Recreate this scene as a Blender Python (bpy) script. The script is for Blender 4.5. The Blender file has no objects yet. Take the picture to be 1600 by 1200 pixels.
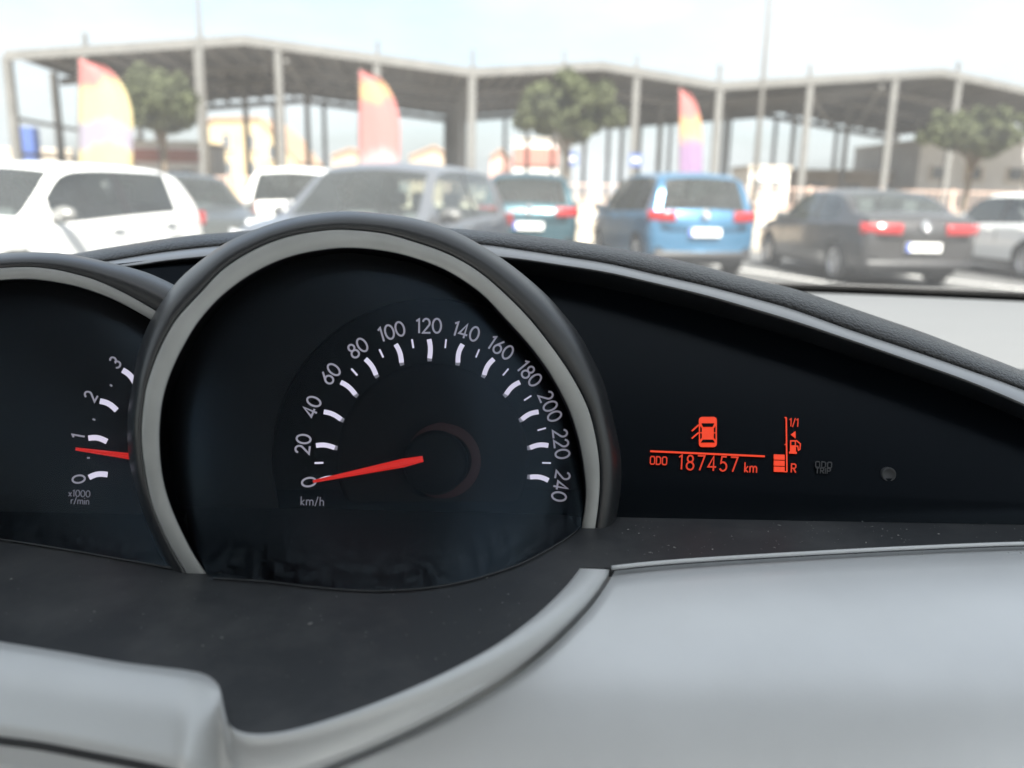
import bpy, math, random
from mathutils import Vector, Matrix
random.seed(7)
R = math.radians
scene = bpy.context.scene

# ------------------------------------------------------------------ camera
EYE = Vector((0, 0, 1.30)); F = 1300.0; PITCH = R(13.0); ROLL = 0.020
fw = Vector((0, math.cos(PITCH), -math.sin(PITCH)))
r0 = Vector((1, 0, 0)); u0 = Vector((0, math.sin(PITCH), math.cos(PITCH)))
rt = r0 * math.cos(ROLL) + u0 * math.sin(ROLL)
up = u0 * math.cos(ROLL) - r0 * math.sin(ROLL)
cd = bpy.data.cameras.new('camera'); cam = bpy.data.objects.new('camera', cd)
scene.collection.objects.link(cam); scene.camera = cam
cam.matrix_world = Matrix(((rt.x, up.x, -fw.x, EYE.x), (rt.y, up.y, -fw.y, EYE.y), (rt.z, up.z, -fw.z, EYE.z), (0, 0, 0, 1)))
cd.sensor_width = 36; cd.lens = F * 36 / 1600; cd.clip_start = 0.02; cd.clip_end = 3000
cd.dof.use_dof = True; cd.dof.focus_distance = 0.385; cd.dof.aperture_fstop = cd.lens / 4.0

# ------------------------------------------------------------------ world, sun, exposure
SUN_EL, SUN_AZ = R(50), R(170)           # azimuth clockwise from +Y (view direction)
w = bpy.data.worlds.new('World'); scene.world = w; w.use_nodes = True
nt = w.node_tree; N = nt.nodes; N.clear()
out = N.new('ShaderNodeOutputWorld'); bg = N.new('ShaderNodeBackground')
sky = N.new('ShaderNodeTexSky'); sky.sky_type = 'NISHITA'; sky.sun_disc = False
sky.sun_elevation = SUN_EL; sky.sun_rotation = SUN_AZ; sky.dust_density = 4.0; sky.air_density = 1.0
tc = N.new('ShaderNodeTexCoord'); mp = N.new('ShaderNodeMapping'); mp.inputs['Scale'].default_value = (1.0, 1.0, 3.2)
mp.inputs['Location'].default_value = (0.35, 0.1, 0.2)
nz = N.new('ShaderNodeTexNoise'); nz.inputs['Scale'].default_value = 2.6; nz.inputs['Detail'].default_value = 6; nz.inputs['Roughness'].default_value = .55
cr = N.new('ShaderNodeValToRGB'); cr.color_ramp.elements[0].position = .33; cr.color_ramp.elements[1].position = .62; cr.color_ramp.elements[0].color = (.22, .22, .22, 1)
mx = N.new('ShaderNodeMixRGB'); mx.inputs[2].default_value = (3.35, 3.52, 3.62, 1)
nt.links.new(tc.outputs['Generated'], mp.inputs[0]); nt.links.new(mp.outputs[0], nz.inputs[0]); nt.links.new(nz.outputs[0], cr.inputs[0])
nt.links.new(cr.outputs[0], mx.inputs[0]); nt.links.new(sky.outputs[0], mx.inputs[1]); nt.links.new(mx.outputs[0], bg.inputs[0])
bg.inputs[1].default_value = 0.075; nt.links.new(bg.outputs[0], out.inputs[0])
sl = bpy.data.lights.new('sun', 'SUN'); sun = bpy.data.objects.new('sun', sl); scene.collection.objects.link(sun)
sl.energy = 4.4; sl.angle = R(0.6); sl.color = (1, .95, .87)
sd = Vector((math.sin(SUN_AZ) * math.cos(SUN_EL), math.cos(SUN_AZ) * math.cos(SUN_EL), math.sin(SUN_EL)))
sun.rotation_euler = sd.to_track_quat('Z', 'Y').to_euler()
vs = scene.view_settings; vs.view_transform = 'Standard'; vs.look = 'None'; vs.gamma = 1; vs.use_curve_mapping = False
vs.exposure = 2.18
scene.cycles.use_denoising = True; scene.cycles.max_bounces = 8; scene.cycles.transparent_max_bounces = 12
scene.cycles.sample_clamp_indirect = 6; scene.cycles.caustics_reflective = False; scene.cycles.caustics_refractive = False

# ------------------------------------------------------------------ projection helpers
def ray(px, py): return fw + rt * ((px - 800) / F) - up * ((py - 600) / F)
def P(px, py, d): return EYE + ray(px, py) * d                      # point at a depth
def onz(px, py, z):                                                 # point on a level plane
    v = ray(px, py); return EYE + v * ((z - EYE.z) / v.z)
def at(px, y, z=0.0):                                               # world x of image column px at a given y, z
    t = (px - 800) / F; a = Vector((0, y, z)) - EYE
    return Vector(((t * a.dot(fw) - a.dot(rt)) / (rt.x - t * fw.x), y, z))
def zat(px, py, y):                                                 # height seen at (px,py) on the plane of distance y
    v = ray(px, py); return EYE + v * ((y - EYE.y) / v.y)

# ------------------------------------------------------------------ scene helpers
C = scene.collection
def tag(o, label=None, cat=None, group=None, kind=None):
    if label: o['label'] = label
    if cat: o['category'] = cat
    if group: o['group'] = group
    if kind: o['kind'] = kind
    return o
def empty(name, loc=(0, 0, 0), rz=0, parent=None):
    o = bpy.data.objects.new(name, None); C.objects.link(o); o.location = loc; o.rotation_euler = (0, 0, rz); o.parent = parent
    o.empty_display_size = .1
    return o
class MB:
    def __init__(s): s.v = []; s.f = []
    def add(s, vs, fs):
        b = len(s.v); s.v += [tuple(x) for x in vs]; s.f += [tuple(i + b for i in f) for f in fs]; return s
    def box(s, x0, x1, y0, y1, z0, z1):
        return s.add([(x0, y0, z0), (x1, y0, z0), (x1, y1, z0), (x0, y1, z0), (x0, y0, z1), (x1, y0, z1), (x1, y1, z1), (x0, y1, z1)],
                     [(0, 3, 2, 1), (4, 5, 6, 7), (0, 1, 5, 4), (1, 2, 6, 5), (2, 3, 7, 6), (3, 0, 4, 7)])
    def bar(s, a, b, wx, wz=None, upv=Vector((0, 0, 1))):
        a, b = Vector(a), Vector(b); wz = wz or wx; d = (b - a).normalized()
        x = d.cross(upv)
        if x.length < .01: x = d.cross(Vector((0, 1, 0)))
        x.normalize(); y = x.cross(d); q = []
        for p in (a, b):
            for sx, sy in ((-1, -1), (1, -1), (1, 1), (-1, 1)): q.append(p + x * sx * wx / 2 + y * sy * wz / 2)
        return s.add(q, [(0, 1, 2, 3), (7, 6, 5, 4), (0, 4, 5, 1), (1, 5, 6, 2), (2, 6, 7, 3), (3, 7, 4, 0)])
    def tube(s, pts, rad, n=8):
        pts = [Vector(p) for p in pts]
        if not hasattr(rad, '__len__'): rad = [rad] * len(pts)
        rings = []
        for i, p in enumerate(pts):
            d = (pts[min(i + 1, len(pts) - 1)] - pts[max(i - 1, 0)]).normalized()
            x = d.cross(Vector((0, 0, 1)))
            if x.length < .02: x = d.cross(Vector((0, 1, 0)))
            x.normalize(); y = x.cross(d)
            rings.append([p + (x * math.cos(k * 6.28319 / n) + y * math.sin(k * 6.28319 / n)) * rad[i] for k in range(n)])
        vs = [q for r in rings for q in r]; fs = []
        for i in range(len(rings) - 1):
            for k in range(n): fs.append((i * n + k, i * n + (k + 1) % n, (i + 1) * n + (k + 1) % n, (i + 1) * n + k))
        fs.append(tuple(range(n))[::-1]); fs.append(tuple(range(len(vs) - n, len(vs))))
        return s.add(vs, fs)
    def lathe(s, c, axis, prof, n=24):                       # prof: (radius, offset along axis)
        c = Vector(c); a = Vector(axis).normalized(); x = a.orthogonal().normalized(); y = a.cross(x)
        m = len(prof); vs = [c + a * h + (x * math.cos(k * 6.28319 / n) + y * math.sin(k * 6.28319 / n)) * r for k in range(n) for r, h in prof]
        fs = [(k * m + j, ((k + 1) % n) * m + j, ((k + 1) % n) * m + j + 1, k * m + j + 1) for k in range(n) for j in range(m - 1)]
        return s.add(vs, fs)
    def loft(s, rows, closed=False):
        n = len(rows[0]); vs = [p for r in rows for p in r]; fs = []
        for i in range(len(rows) - 1):
            for k in range(n if closed else n - 1):
                k2 = (k + 1) % n; fs.append((i * n + k, i * n + k2, (i + 1) * n + k2, (i + 1) * n + k))
        return s.add(vs, fs)
    def prism(s, poly, ext):                                 # planar polygon extruded by a vector
        n = len(poly); e = Vector(ext); vs = [Vector(p) for p in poly] + [Vector(p) + e for p in poly]
        return s.add(vs, [tuple(range(n))[::-1], tuple(range(n, 2 * n))] + [(k, (k + 1) % n, n + (k + 1) % n, n + k) for k in range(n)])
    def build(s, name, mat, parent=None, smooth=False, loc=None, mods=None):
        me = bpy.data.meshes.new(name); me.from_pydata(s.v, [], s.f); me.validate(); me.update()
        me.materials.append(mat)
        if smooth: me.polygons.foreach_set('use_smooth', [True] * len(me.polygons))
        o = bpy.data.objects.new(name, me); C.objects.link(o); o.parent = parent
        if loc is not None: o.location = loc
        return o
def solid(o, t, off=-1):
    m = o.modifiers.new('thickness', 'SOLIDIFY'); m.thickness = t; m.offset = off; return o
def bev(o, wd, seg=2):
    m = o.modifiers.new('bevel', 'BEVEL'); m.width = wd; m.segments = seg; m.limit_method = 'ANGLE'; return o
def copy_tree(o, parent=None):
    c = o.copy(); C.objects.link(c); c.parent = parent
    for ch in list(o.children): copy_tree(ch, c)
    return c
def cat_rom(pts, n):                                         # smooth curve, n samples evenly by length
    pts = [Vector(p) for p in pts]; fine = []
    for i in range(len(pts) - 1):
        a, b, c, d = pts[max(i - 1, 0)], pts[i], pts[i + 1], pts[min(i + 2, len(pts) - 1)]
        for k in range(12):
            t = k / 12; fine.append(.5 * (2 * b + (c - a) * t + (2 * a - 5 * b + 4 * c - d) * t * t + (3 * b - a - 3 * c + d) * t ** 3))
    fine.append(pts[-1]); acc = [0]
    for i in range(1, len(fine)): acc.append(acc[-1] + (fine[i] - fine[i - 1]).length)
    res = []; j = 0
    for k in range(n):
        L = acc[-1] * k / (n - 1)
        while j < len(acc) - 2 and acc[j + 1] < L: j += 1
        t = (L - acc[j]) / max(acc[j + 1] - acc[j], 1e-9); res.append(fine[j].lerp(fine[j + 1], min(max(t, 0), 1)))
    return res

# ------------------------------------------------------------------ materials
def mat(name, col, rough=.5, metal=0, spec=.5, var=0, vscale=8, bump=0, bscale=100, coat=0, emit=None, estr=0, detail=4, bdist=.001, dust=None, stint=None):
    m = bpy.data.materials.new(name); m.use_nodes = True; t = m.node_tree; b = t.nodes['Principled BSDF']
    b.inputs['Base Color'].default_value = (*col, 1); b.inputs['Roughness'].default_value = rough
    b.inputs['Metallic'].default_value = metal; b.inputs['Specular IOR Level'].default_value = spec; b.inputs['Coat Weight'].default_value = coat
    if stint: b.inputs['Specular Tint'].default_value = (*stint, 1)
    if emit: b.inputs['Emission Color'].default_value = (*emit, 1); b.inputs['Emission Strength'].default_value = estr
    if var or bump or dust:
        co = t.nodes.new('ShaderNodeTexCoord')
    last = None
    if var:
        n = t.nodes.new('ShaderNodeTexNoise'); n.inputs['Scale'].default_value = vscale; n.inputs['Detail'].default_value = detail
        t.links.new(co.outputs['Object'], n.inputs[0])
        rp = t.nodes.new('ShaderNodeValToRGB'); rp.color_ramp.elements[0].position = .3; rp.color_ramp.elements[1].position = .7
        rp.color_ramp.elements[0].color = (*[c * (1 - var) for c in col], 1); rp.color_ramp.elements[1].color = (*[min(1, c * (1 + var)) for c in col], 1)
        t.links.new(n.outputs[0], rp.inputs[0]); t.links.new(rp.outputs[0], b.inputs['Base Color']); last = rp.outputs[0]
    if dust:                                                  # pale dust: dcol, lo, hi, scale
        dc, lo, hi, sc = dust
        n = t.nodes.new('ShaderNodeTexNoise'); n.inputs['Scale'].default_value = sc; n.inputs['Detail'].default_value = 8; n.inputs['Roughness'].default_value = .7
        t.links.new(co.outputs['Object'], n.inputs[0])
        rp = t.nodes.new('ShaderNodeValToRGB'); rp.color_ramp.elements[0].position = lo; rp.color_ramp.elements[1].position = hi
        t.links.new(n.outputs[0], rp.inputs[0]); mixn = t.nodes.new('ShaderNodeMixRGB')
        t.links.new(rp.outputs[0], mixn.inputs[0]); mixn.inputs[2].default_value = (*dc, 1)
        if last: t.links.new(last, mixn.inputs[1])
        else: mixn.inputs[1].default_value = (*col, 1)
        t.links.new(mixn.outputs[0], b.inputs['Base Color'])
    if bump:
        n = t.nodes.new('ShaderNodeTexNoise'); n.inputs['Scale'].default_value = bscale; n.inputs['Detail'].default_value = 2
        t.links.new(co.outputs['Object'], n.inputs[0]); bp = t.nodes.new('ShaderNodeBump'); bp.inputs['Strength'].default_value = bump; bp.inputs['Distance'].default_value = bdist
        t.links.new(n.outputs[0], bp.inputs['Height']); t.links.new(bp.outputs[0], b.inputs['Normal'])
    return m
def glass(name, tint=(.95, .97, .96), dust=0.0, dustcol=(.8, .82, .82), refl=1.0, rough=.0, dscale=30, gtint=(1, 1, 1), foot=None):
    m = bpy.data.materials.new(name); m.use_nodes = True; t = m.node_tree; t.nodes.clear()
    o = t.nodes.new('ShaderNodeOutputMaterial'); tr = t.nodes.new('ShaderNodeBsdfTransparent'); tr.inputs[0].default_value = (*tint, 1)
    gl = t.nodes.new('ShaderNodeBsdfGlossy'); gl.inputs['Roughness'].default_value = rough; gl.inputs[0].default_value = (refl * gtint[0], refl * gtint[1], refl * gtint[2], 1)
    fr = t.nodes.new('ShaderNodeFresnel'); fr.inputs[0].default_value = 1.45; mxs = t.nodes.new('ShaderNodeMixShader')
    t.links.new(fr.outputs[0], mxs.inputs[0]); t.links.new(tr.outputs[0], mxs.inputs[1]); t.links.new(gl.outputs[0], mxs.inputs[2])
    last = mxs
    if dust:  # diffuse film: dust, and also the stand-in for veiling haze
        tl = t.nodes.new('ShaderNodeBsdfTranslucent'); tl.inputs[0].default_value = (*dustcol, 1)
        df = t.nodes.new('ShaderNodeBsdfDiffuse'); df.inputs[0].default_value = (*dustcol, 1)
        ad = t.nodes.new('ShaderNodeMixShader'); ad.inputs[0].default_value = .5
        t.links.new(tl.outputs[0], ad.inputs[1]); t.links.new(df.outputs[0], ad.inputs[2])
        co = t.nodes.new('ShaderNodeTexCoord'); n = t.nodes.new('ShaderNodeTexNoise'); n.inputs['Scale'].default_value = dscale; n.inputs['Detail'].default_value = 6
        t.links.new(co.outputs['Object'], n.inputs[0]); mr = t.nodes.new('ShaderNodeMapRange')
        mr.inputs[1].default_value = .3; mr.inputs[2].default_value = .7; mr.inputs[3].default_value = dust * .75; mr.inputs[4].default_value = dust * 1.25
        t.links.new(n.outputs[0], mr.inputs[0]); m2 = t.nodes.new('ShaderNodeMixShader'); fac = mr.outputs[0]
        if foot:
            sx = t.nodes.new('ShaderNodeSeparateXYZ'); t.links.new(co.outputs['Object'], sx.inputs[0]); fr2 = t.nodes.new('ShaderNodeMapRange'); fr2.interpolation_type = 'SMOOTHSTEP'
            fr2.inputs[1].default_value = foot[0]; fr2.inputs[2].default_value = foot[1]; fr2.inputs[3].default_value = foot[2]; fr2.inputs[4].default_value = 0; t.links.new(sx.outputs['Z'], fr2.inputs[0])
            n2 = t.nodes.new('ShaderNodeTexNoise'); n2.inputs['Scale'].default_value = 260; n2.inputs['Detail'].default_value = 6; t.links.new(co.outputs['Object'], n2.inputs[0])
            cr2 = t.nodes.new('ShaderNodeValToRGB'); cr2.color_ramp.elements[0].position = .42; cr2.color_ramp.elements[1].position = .72; t.links.new(n2.outputs[0], cr2.inputs[0])
            mu = t.nodes.new('ShaderNodeMath'); mu.operation = 'MULTIPLY'; t.links.new(fr2.outputs[0], mu.inputs[0]); t.links.new(cr2.outputs[0], mu.inputs[1])
            ad2 = t.nodes.new('ShaderNodeMath'); ad2.operation = 'ADD'; t.links.new(mr.outputs[0], ad2.inputs[0]); t.links.new(mu.outputs[0], ad2.inputs[1]); fac = ad2.outputs[0]
        t.links.new(fac, m2.inputs[0]); t.links.new(mxs.outputs[0], m2.inputs[1]); t.links.new(ad.outputs[0], m2.inputs[2]); last = m2
    t.links.new(last.outputs[0], o.inputs[0]); return m

M = {}
M['asphalt'] = mat('asphalt', (.085, .085, .085), .9, var=.25, vscale=1.2, bump=.4, bscale=60, bdist=.01)
M['concrete'] = mat('concrete', (.30, .27, .23), .9, var=.18, vscale=.6)
M['sand'] = mat('pale_earth', (.40, .34, .26), .95, var=.25, vscale=.25)
M['steel'] = mat('galvanised_steel', (.115, .114, .11), .55, metal=.0, var=.12, vscale=1.5)
M['roofdark'] = mat('roof_sheet', (.08, .077, .075), .7, var=.2, vscale=.8)
M['purlin'] = mat('purlin_steel', (.11, .105, .10), .6)
M['bark'] = mat('bark', (.10, .08, .06), .9, var=.3, vscale=10, bump=.6, bscale=30, bdist=.02)
M['leaf'] = mat('olive_leaf', (.068, .078, .040), .65, spec=.15, var=.45, vscale=1.6)
M['rubber'] = mat('tyre_rubber', (.02, .02, .02), .85)
M['rim'] = mat('alloy', (.55, .55, .56), .35, metal=.8)
M['trimblack'] = mat('black_trim', (.02, .02, .022), .5)
M['carglass'] = glass('car_glass', (.68, .75, .72), .05, (.7, .76, .74), 1.0, .02); M['seat'] = mat('seat_cloth', (.10, .10, .105), .9)
M['plate'] = mat('plate_white', (.85, .85, .83), .4)
M['plateblue'] = mat('plate_blue', (.03, .09, .5), .4)
M['tail'] = mat('tail_red', (.30, .012, .014), .15, coat=.5)
M['lamp'] = mat('headlamp_clear', (.7, .72, .74), .1, metal=.3, coat=.6)
M['chrome'] = mat('chrome', (.85, .86, .88), .12, metal=1)
# cockpit
M['softblack'] = mat('soft_black_plastic', (.016, .018, .020), .36, spec=.7, bump=.10, bscale=1100, bdist=.0004)
M['grained'] = mat('grained_pad', (.016, .017, .018), .33, spec=.45, bump=1.0, bscale=620, bdist=.0014)
M['lip'] = mat('brow_lip_sheen', (.26, .265, .27), .32, spec=.8, bump=.14, bscale=900, bdist=.0006)  # pale grey stands in for low-angle sheen on black plastic
M['dashtop'] = mat('dash_top', (.135, .138, .142), .5, bump=.2, bscale=500, bdist=.0006)
M['silver'] = mat('satin_silver', (.62, .635, .64), .42, metal=.2, var=.03, vscale=30, bump=.12, bscale=1800, bdist=.0003)
M['bezel'] = mat('bezel_silver', (.42, .43, .42), .42, metal=.2, var=.06, vscale=60)
M['shelf'] = mat('dark_shelf', (.032, .035, .039), .45, bump=.15, bscale=1200, bdist=.0004, dust=((.12, .12, .12), .45, 1.3, 14))
M['panel'] = mat('lower_panel', (.70, .715, .725), .38, metal=.22, var=.035, vscale=22, bump=.14, bscale=1800, bdist=.0003)
M['dial'] = mat('dial_black', (.008, .009, .011), .6, spec=.25)
M['well'] = mat('dial_well', (.003, .003, .0035), .7, spec=.15)
M['dispblack'] = mat('display_black', (.0025, .0035, .0050), .25, spec=.10, stint=(.65, .82, 1))
M['needle'] = mat('needle_red', (.75, .02, .015), .45, emit=(1, .03, .02), estr=.10)
M['glowred'] = mat('hub_glow', (.018, .001, .001), .6, emit=(1, .01, .005), estr=.0008)  # red light leak put in as dark red with faint emission
M['tick'] = mat('tick_white', (.62, .60, .70), .5, emit=(.86, .82, 1), estr=.17)
M['num'] = mat('numeral_grey', (.50, .49, .55), .5, emit=(.86, .83, 1), estr=.06)
M['numdim'] = mat('small_print', (.30, .30, .34), .5, emit=(.86, .83, 1), estr=.03)
M['lcd'] = mat('lcd_orange', (.2, .012, .004), .5, emit=(1, .058, .010), estr=.17)
M['lcddim'] = mat('lcd_orange_text', (.2, .012, .004), .5, emit=(1, .055, .010), estr=.125)
M['ghost'] = mat('ghost_print', (.035, .037, .04), .5)
M['headliner'] = mat('headliner', (.66, .675, .69), .9)
M['own_paint'] = mat('own_paint', (.25, .26, .28), .3, metal=.4, coat=.6)
M['speck'] = mat('dust_speck', (.29, .29, .28), .9)

# ------------------------------------------------------------------ ground
g = MB(); g.add([(-900, -300, 0), (900, -300, 0), (900, 1500, 0), (-900, 1500, 0)], [(0, 1, 2, 3)])
tag(g.build('ground', M['asphalt']), kind='structure')
KERB_Y = 20.5
g = MB(); g.box(-60, 70, KERB_Y, 21.0, -.05, .15); tag(bev(g.build('kerb', M['concrete']), .02), kind='structure')
g = MB(); g.box(-60, 70, 21.003, 34.5, -.05, .13); tag(g.build('pavement', M['sand']), kind='structure')
g = MB(); g.box(-200, 260, 34.503, 700, -.05, .12); tag(g.build('yard', M['concrete']), kind='structure')
M['line'] = mat('road_paint', (.7, .7, .68), .8, var=.15, vscale=3)
for k in range(-6, 9):
    g = MB(); g.box(-.06, .06, 0, 4.8, .004, .008)
    o = g.build('parking_line', M['line'], loc=(k * 2.6 + .4, 11.6, 0)); o.rotation_euler[2] = R(22)
    tag(o, kind='structure')

# ------------------------------------------------------------------ canopy building
def lerp3(a, b, t): return Vector(a).lerp(Vector(b), t)
cano = empty('canopy_building', at(738, 40.2)); tag(cano, 'open steel canopy hall with three low gables on slim grey columns', 'canopy')
o0 = cano.location.copy()
def eave_pt(px, py): v = ray(px, py); q = EYE + v * ((7.0 - EYE.z) / v.z); return Vector((q.x, q.y, 0))
A, B, Cc, D = eave_pt(10, 85), eave_pt(738, 110), eave_pt(1125, 132), eave_pt(1750, 172)
def ridge_z(px, py, p, q): return zat(px, py, (p.y + q.y) / 2).z
back = Vector((-.135, 1, 0)).normalized() * 24
EAVE = 7.0
def part(mb, name, m, **k): o = mb.build(name, m, None, **k); o.parent = cano; o.location = -o0; return o
bays = [(A, B, ridge_z(390, 60, A, B), (135, 312, 437, 590)), (B, Cc, ridge_z(935, 100, B, Cc), (880, 993)), (Cc, D, ridge_z(1437, 110, Cc, D), (1262, 1392, 1490, 1620))]
for p, q, ridge, cols in bays:
    m = (p + q) / 2
    e0, e1, rg = p + Vector((0, 0, EAVE)), q + Vector((0, 0, EAVE)), m + Vector((0, 0, ridge))
    for a, b in ((e0, rg), (rg, e1)):
        n = (b - a).cross(back).normalized(); n = n if n.z > 0 else -n
        a2, b2 = lerp3(a, b, .001), lerp3(a, b, .999)
        g = MB(); g.prism([a2, b2, b2 + back, a2 + back], n * .08); part(g, 'roof_sheet', M['roofdark'])
        for k in range(9):
            t = (k + .5) / 9; s = a.lerp(b, t) - n * .14
            g = MB(); g.bar(s + back * .012, s + back, .12, .24, n); part(g, 'purlin', M['purlin'])
        # fascia beams front and back
        dn = Vector((0, 0, -1)); f = back.normalized()
        g = MB(); g.prism([a - f * .05 + n * .12, b - f * .05 + n * .12, b - f * .05 + dn * .30, a - f * .05 + dn * .30], -f * .16); part(g, 'fascia_beam', M['steel'])
        for t in (.25, .5, .75, .99):
            g = MB(); g.prism([a + back * t - n * .27, b + back * t - n * .27, b + back * t - n * .27 + dn * .38, a + back * t - n * .27 + dn * .38], f * .2); part(g, 'rafter', M['purlin'])
    def ztop(pt):
        t = (pt - p).length / (q - p).length; return EAVE + (ridge - EAVE) * (1 - abs(2 * t - 1))
    dirn = (q - p).normalized()
    for px in cols:
        # intersection of image column with the front line
        lo, hi = 0.0, 1.0
        def colx(t): s = p.lerp(q, t) + Vector((0, 0, 6)); return (px - 800) / F * (s - EYE).dot(fw) - (s - EYE).dot(rt)
        for _ in range(40):
            mid = (lo + hi) / 2
            if colx(mid) > 0: lo = mid
            else: hi = mid
        s = p.lerp(q, lo)
        for t in (0, .5, 1):
            ss = s + back * t; g = MB(); g.bar(ss + Vector((0, 0, .1)), ss + Vector((0, 0, ztop(s) - .3)), .32 if t == 0 else .26, .30); part(g, 'column', M['steel'])
        if px not in (312, 437, 1392):
            g = MB(); g.bar(s + Vector((0, .2, ztop(s) + .05)), s + Vector((0, .2, ztop(s) + .75)), .16); part(g, 'roof_stub', M['steel'])
for s in (A, B, Cc, D):
    for t in (0, .22, .42, .62, .82, 1):
        ss = s + back * t; g = MB(); g.bar(ss + Vector((0, 0, .1)), ss + Vector((0, 0, EAVE - .1)), .36 if t == 0 else .30, .34); part(g, 'column', M['steel'])
    if s is not A:
        g = MB(); g.bar(s + Vector((0, .2, EAVE + .1)), s + Vector((0, .2, EAVE + 1.0)), .18); part(g, 'roof_stub', M['steel'])
for z in (2.6, 4.2):                                          # side rails on the left flank
    for i in range(5):
        t0, t1 = (0, .22, .42, .62, .82)[i], (.22, .42, .62, .82, 1)[i]
        g = MB(); g.bar(A + back * t0 + Vector((0, 0, z)), A + back * t1 + Vector((0, 0, z)), .1, .18); part(g, 'side_rail', M['steel'])
def pz(px, py, s0, s1):                                       # image point on the vertical plane through s0-s1
    nrm = Vector(((s1 - s0).y, -(s1 - s0).x, 0)); v = ray(px, py); return EYE + v * ((s0 - EYE).dot(nrm) / v.dot(nrm))
bk0, bk1 = A + back * .5, D + back * .5
for (a, b) in (((447, 95), (486, 158)), ((1268, 150), (1300, 200)), ((1378, 135), (1338, 200))):
    g = MB(); g.bar(pz(*a, A, B) if a[0] < 700 else pz(*a, Cc, D), pz(*b, bk0, B + back * .5) if a[0] < 700 else pz(*b, Cc + back * .5, bk1), .16); part(g, 'diagonal_brace', M['steel'])

# ------------------------------------------------------------------ buildings behind
def wallmat(n, c): M[n] = mat(n, c, .9, var=.1, vscale=.5); return M[n]
def house(name, label, px0, px1, py_top, y, depth, wm, roofpts=None, wins=(), cat='building', band=None):
    a, b = at(px0, y), at(px1, y); zt = zat((px0 + px1) / 2, py_top, y).z
    rz = empty(name, ((a.x + b.x) / 2, y, 0.1)); hw = (b.x - a.x) / 2
    g = MB()
    if roofpts: prof = [(-hw, 0, 0)] + [(hw * u, 0, zt * v) for u, v in roofpts] + [(hw, 0, 0)]
    else: prof = [(-hw, 0, 0), (-hw, 0, zt), (hw, 0, zt), (hw, 0, 0)]
    g.prism(prof, (0, depth, 0)); g.build('wall', wm, rz)
    if roofpts:
        for (u0_, v0_), (u1_, v1_) in zip(roofpts[:-1], roofpts[1:]):
            g = MB(); g.prism([(hw * u0_, -.25, zt * v0_ + .02), (hw * u1_, -.25, zt * v1_ + .02), (hw * u1_, -.25, zt * v1_ + .25), (hw * u0_, -.25, zt * v0_ + .25)], (0, depth + .4, 0)); g.build('roof', M['terracotta'], rz)
    else:
        g = MB(); g.box(-hw - .1, hw + .1, -.1, depth, zt + .003, zt + .22); g.build('parapet', M['cream_far'], rz)
    for (u, v, ww, hh) in wins:
        o = empty('window', (u * hw, 0, v * zt), 0, rz)
        g = MB(); g.box(-ww / 2, ww / 2, -.04, .05, -hh / 2, hh / 2); g.build('pane', M['farglass'], o)
        g = MB()
        for sx in (-1, 1): g.box(sx * ww / 2 - .08, sx * ww / 2 + .08, -.1, .04, -hh / 2 - .1, hh / 2 + .1)
        g.box(-ww / 2 - .15, ww / 2 + .15, -.16, .03, -hh / 2 - .2, -hh / 2 - .08); g.build('frame', M['cream_far'], o)
    if band:
        g = MB(); g.box(-hw * .98, hw * .98, -.18, -.003, zt * band[0], zt * band[1]); g.build('sign_band', band[2], rz)
    return tag(rz, label, cat)
M['terracotta'] = mat('terracotta', (.33, .22, .15), .9, var=.2, vscale=2)
M['farglass'] = mat('far_glass', (.10, .11, .12), .15)
wallmat('cream_far', (.42, .37, .31)); wallmat('ochre', (.40, .32, .20)); wallmat('peach', (.36, .29, .22)); wallmat('white_far', (.72, .70, .67)); wallmat('grey_far', (.46, .45, .44)); wallmat('red_far', (.36, .16, .13)); wallmat('rose_far', (.55, .33, .28))
house('ochre_house', 'tall ochre house with sloping roof seen under the first gable', 322, 470, 188, 84, 10, M['ochre'], [(-1, .88), (-.75, .98), (.2, 1.0), (.55, .8), (1, .45)],
      [(-.5, .72, .9, 1.3), (0, .72, .9, 1.3), (.45, .6, .9, 1.2), (-.5, .38, .9, 1.3), (0, .38, .9, 1.3), (.5, .3, .9, 1.2)])
house('low_orange_house', 'low orange house left of the red banner', 520, 580, 236, 96, 8, M['peach'], [(-1, .85), (0, 1), (1, .85)], [(-.4, .5, .9, 1), (.4, .5, .9, 1)])
house('low_peach_house', 'low peach house right of the red banner', 640, 700, 232, 92, 8, M['peach'], [(-1, .8), (.3, 1), (1, .85)], [(-.4, .5, .9, 1), (.4, .5, .9, 1)])
house('red_white_shop', 'red and white shop front behind the largest tree', 800, 875, 222, 74, 9, M['white_far'], None, [(-.6, .35, 1.4, 1.6), (0, .35, 1.4, 1.6), (.6, .35, 1.4, 1.6)], 'shop', (.62, .9, M['red_far']))
house('red_roof_house', 'small red roofed house beside the red and white shop', 765, 797, 238, 78, 7, M['rose_far'], [(-1, .85), (0, 1), (1, .85)], [(0, .5, .8, 1)])
house('white_kiosk', 'low white kiosk with red base behind the blue minivan', 1166, 1226, 268, 48, 4, M['white_far'], None, [(-.5, .65, .7, .7), (.3, .65, .7, .7)], 'kiosk', (.08, .3, M['red_far']))
house('tan_shed', 'long tan shed under the third gable', 1232, 1420, 272, 66, 6, M['peach'], None, [(-.6, .6, 1.4, .8), (0, .6, 1.4, .8), (.6, .6, 1.4, .8)], 'shed')
house('grey_warehouse', 'grey warehouse wall behind the smallest tree', 1425, 1640, 226, 62, 12, M['grey_far'], None, [(-.7, .6, 1.2, .8), (-.2, .6, 1.2, .8), (.4, .6, 1.2, .8)], 'warehouse')
house('white_low_wall', 'low white boundary wall at the far left of the hall', -220, 118, 237, 60, .4, M['cream_far'], None, (), 'wall')
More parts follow.
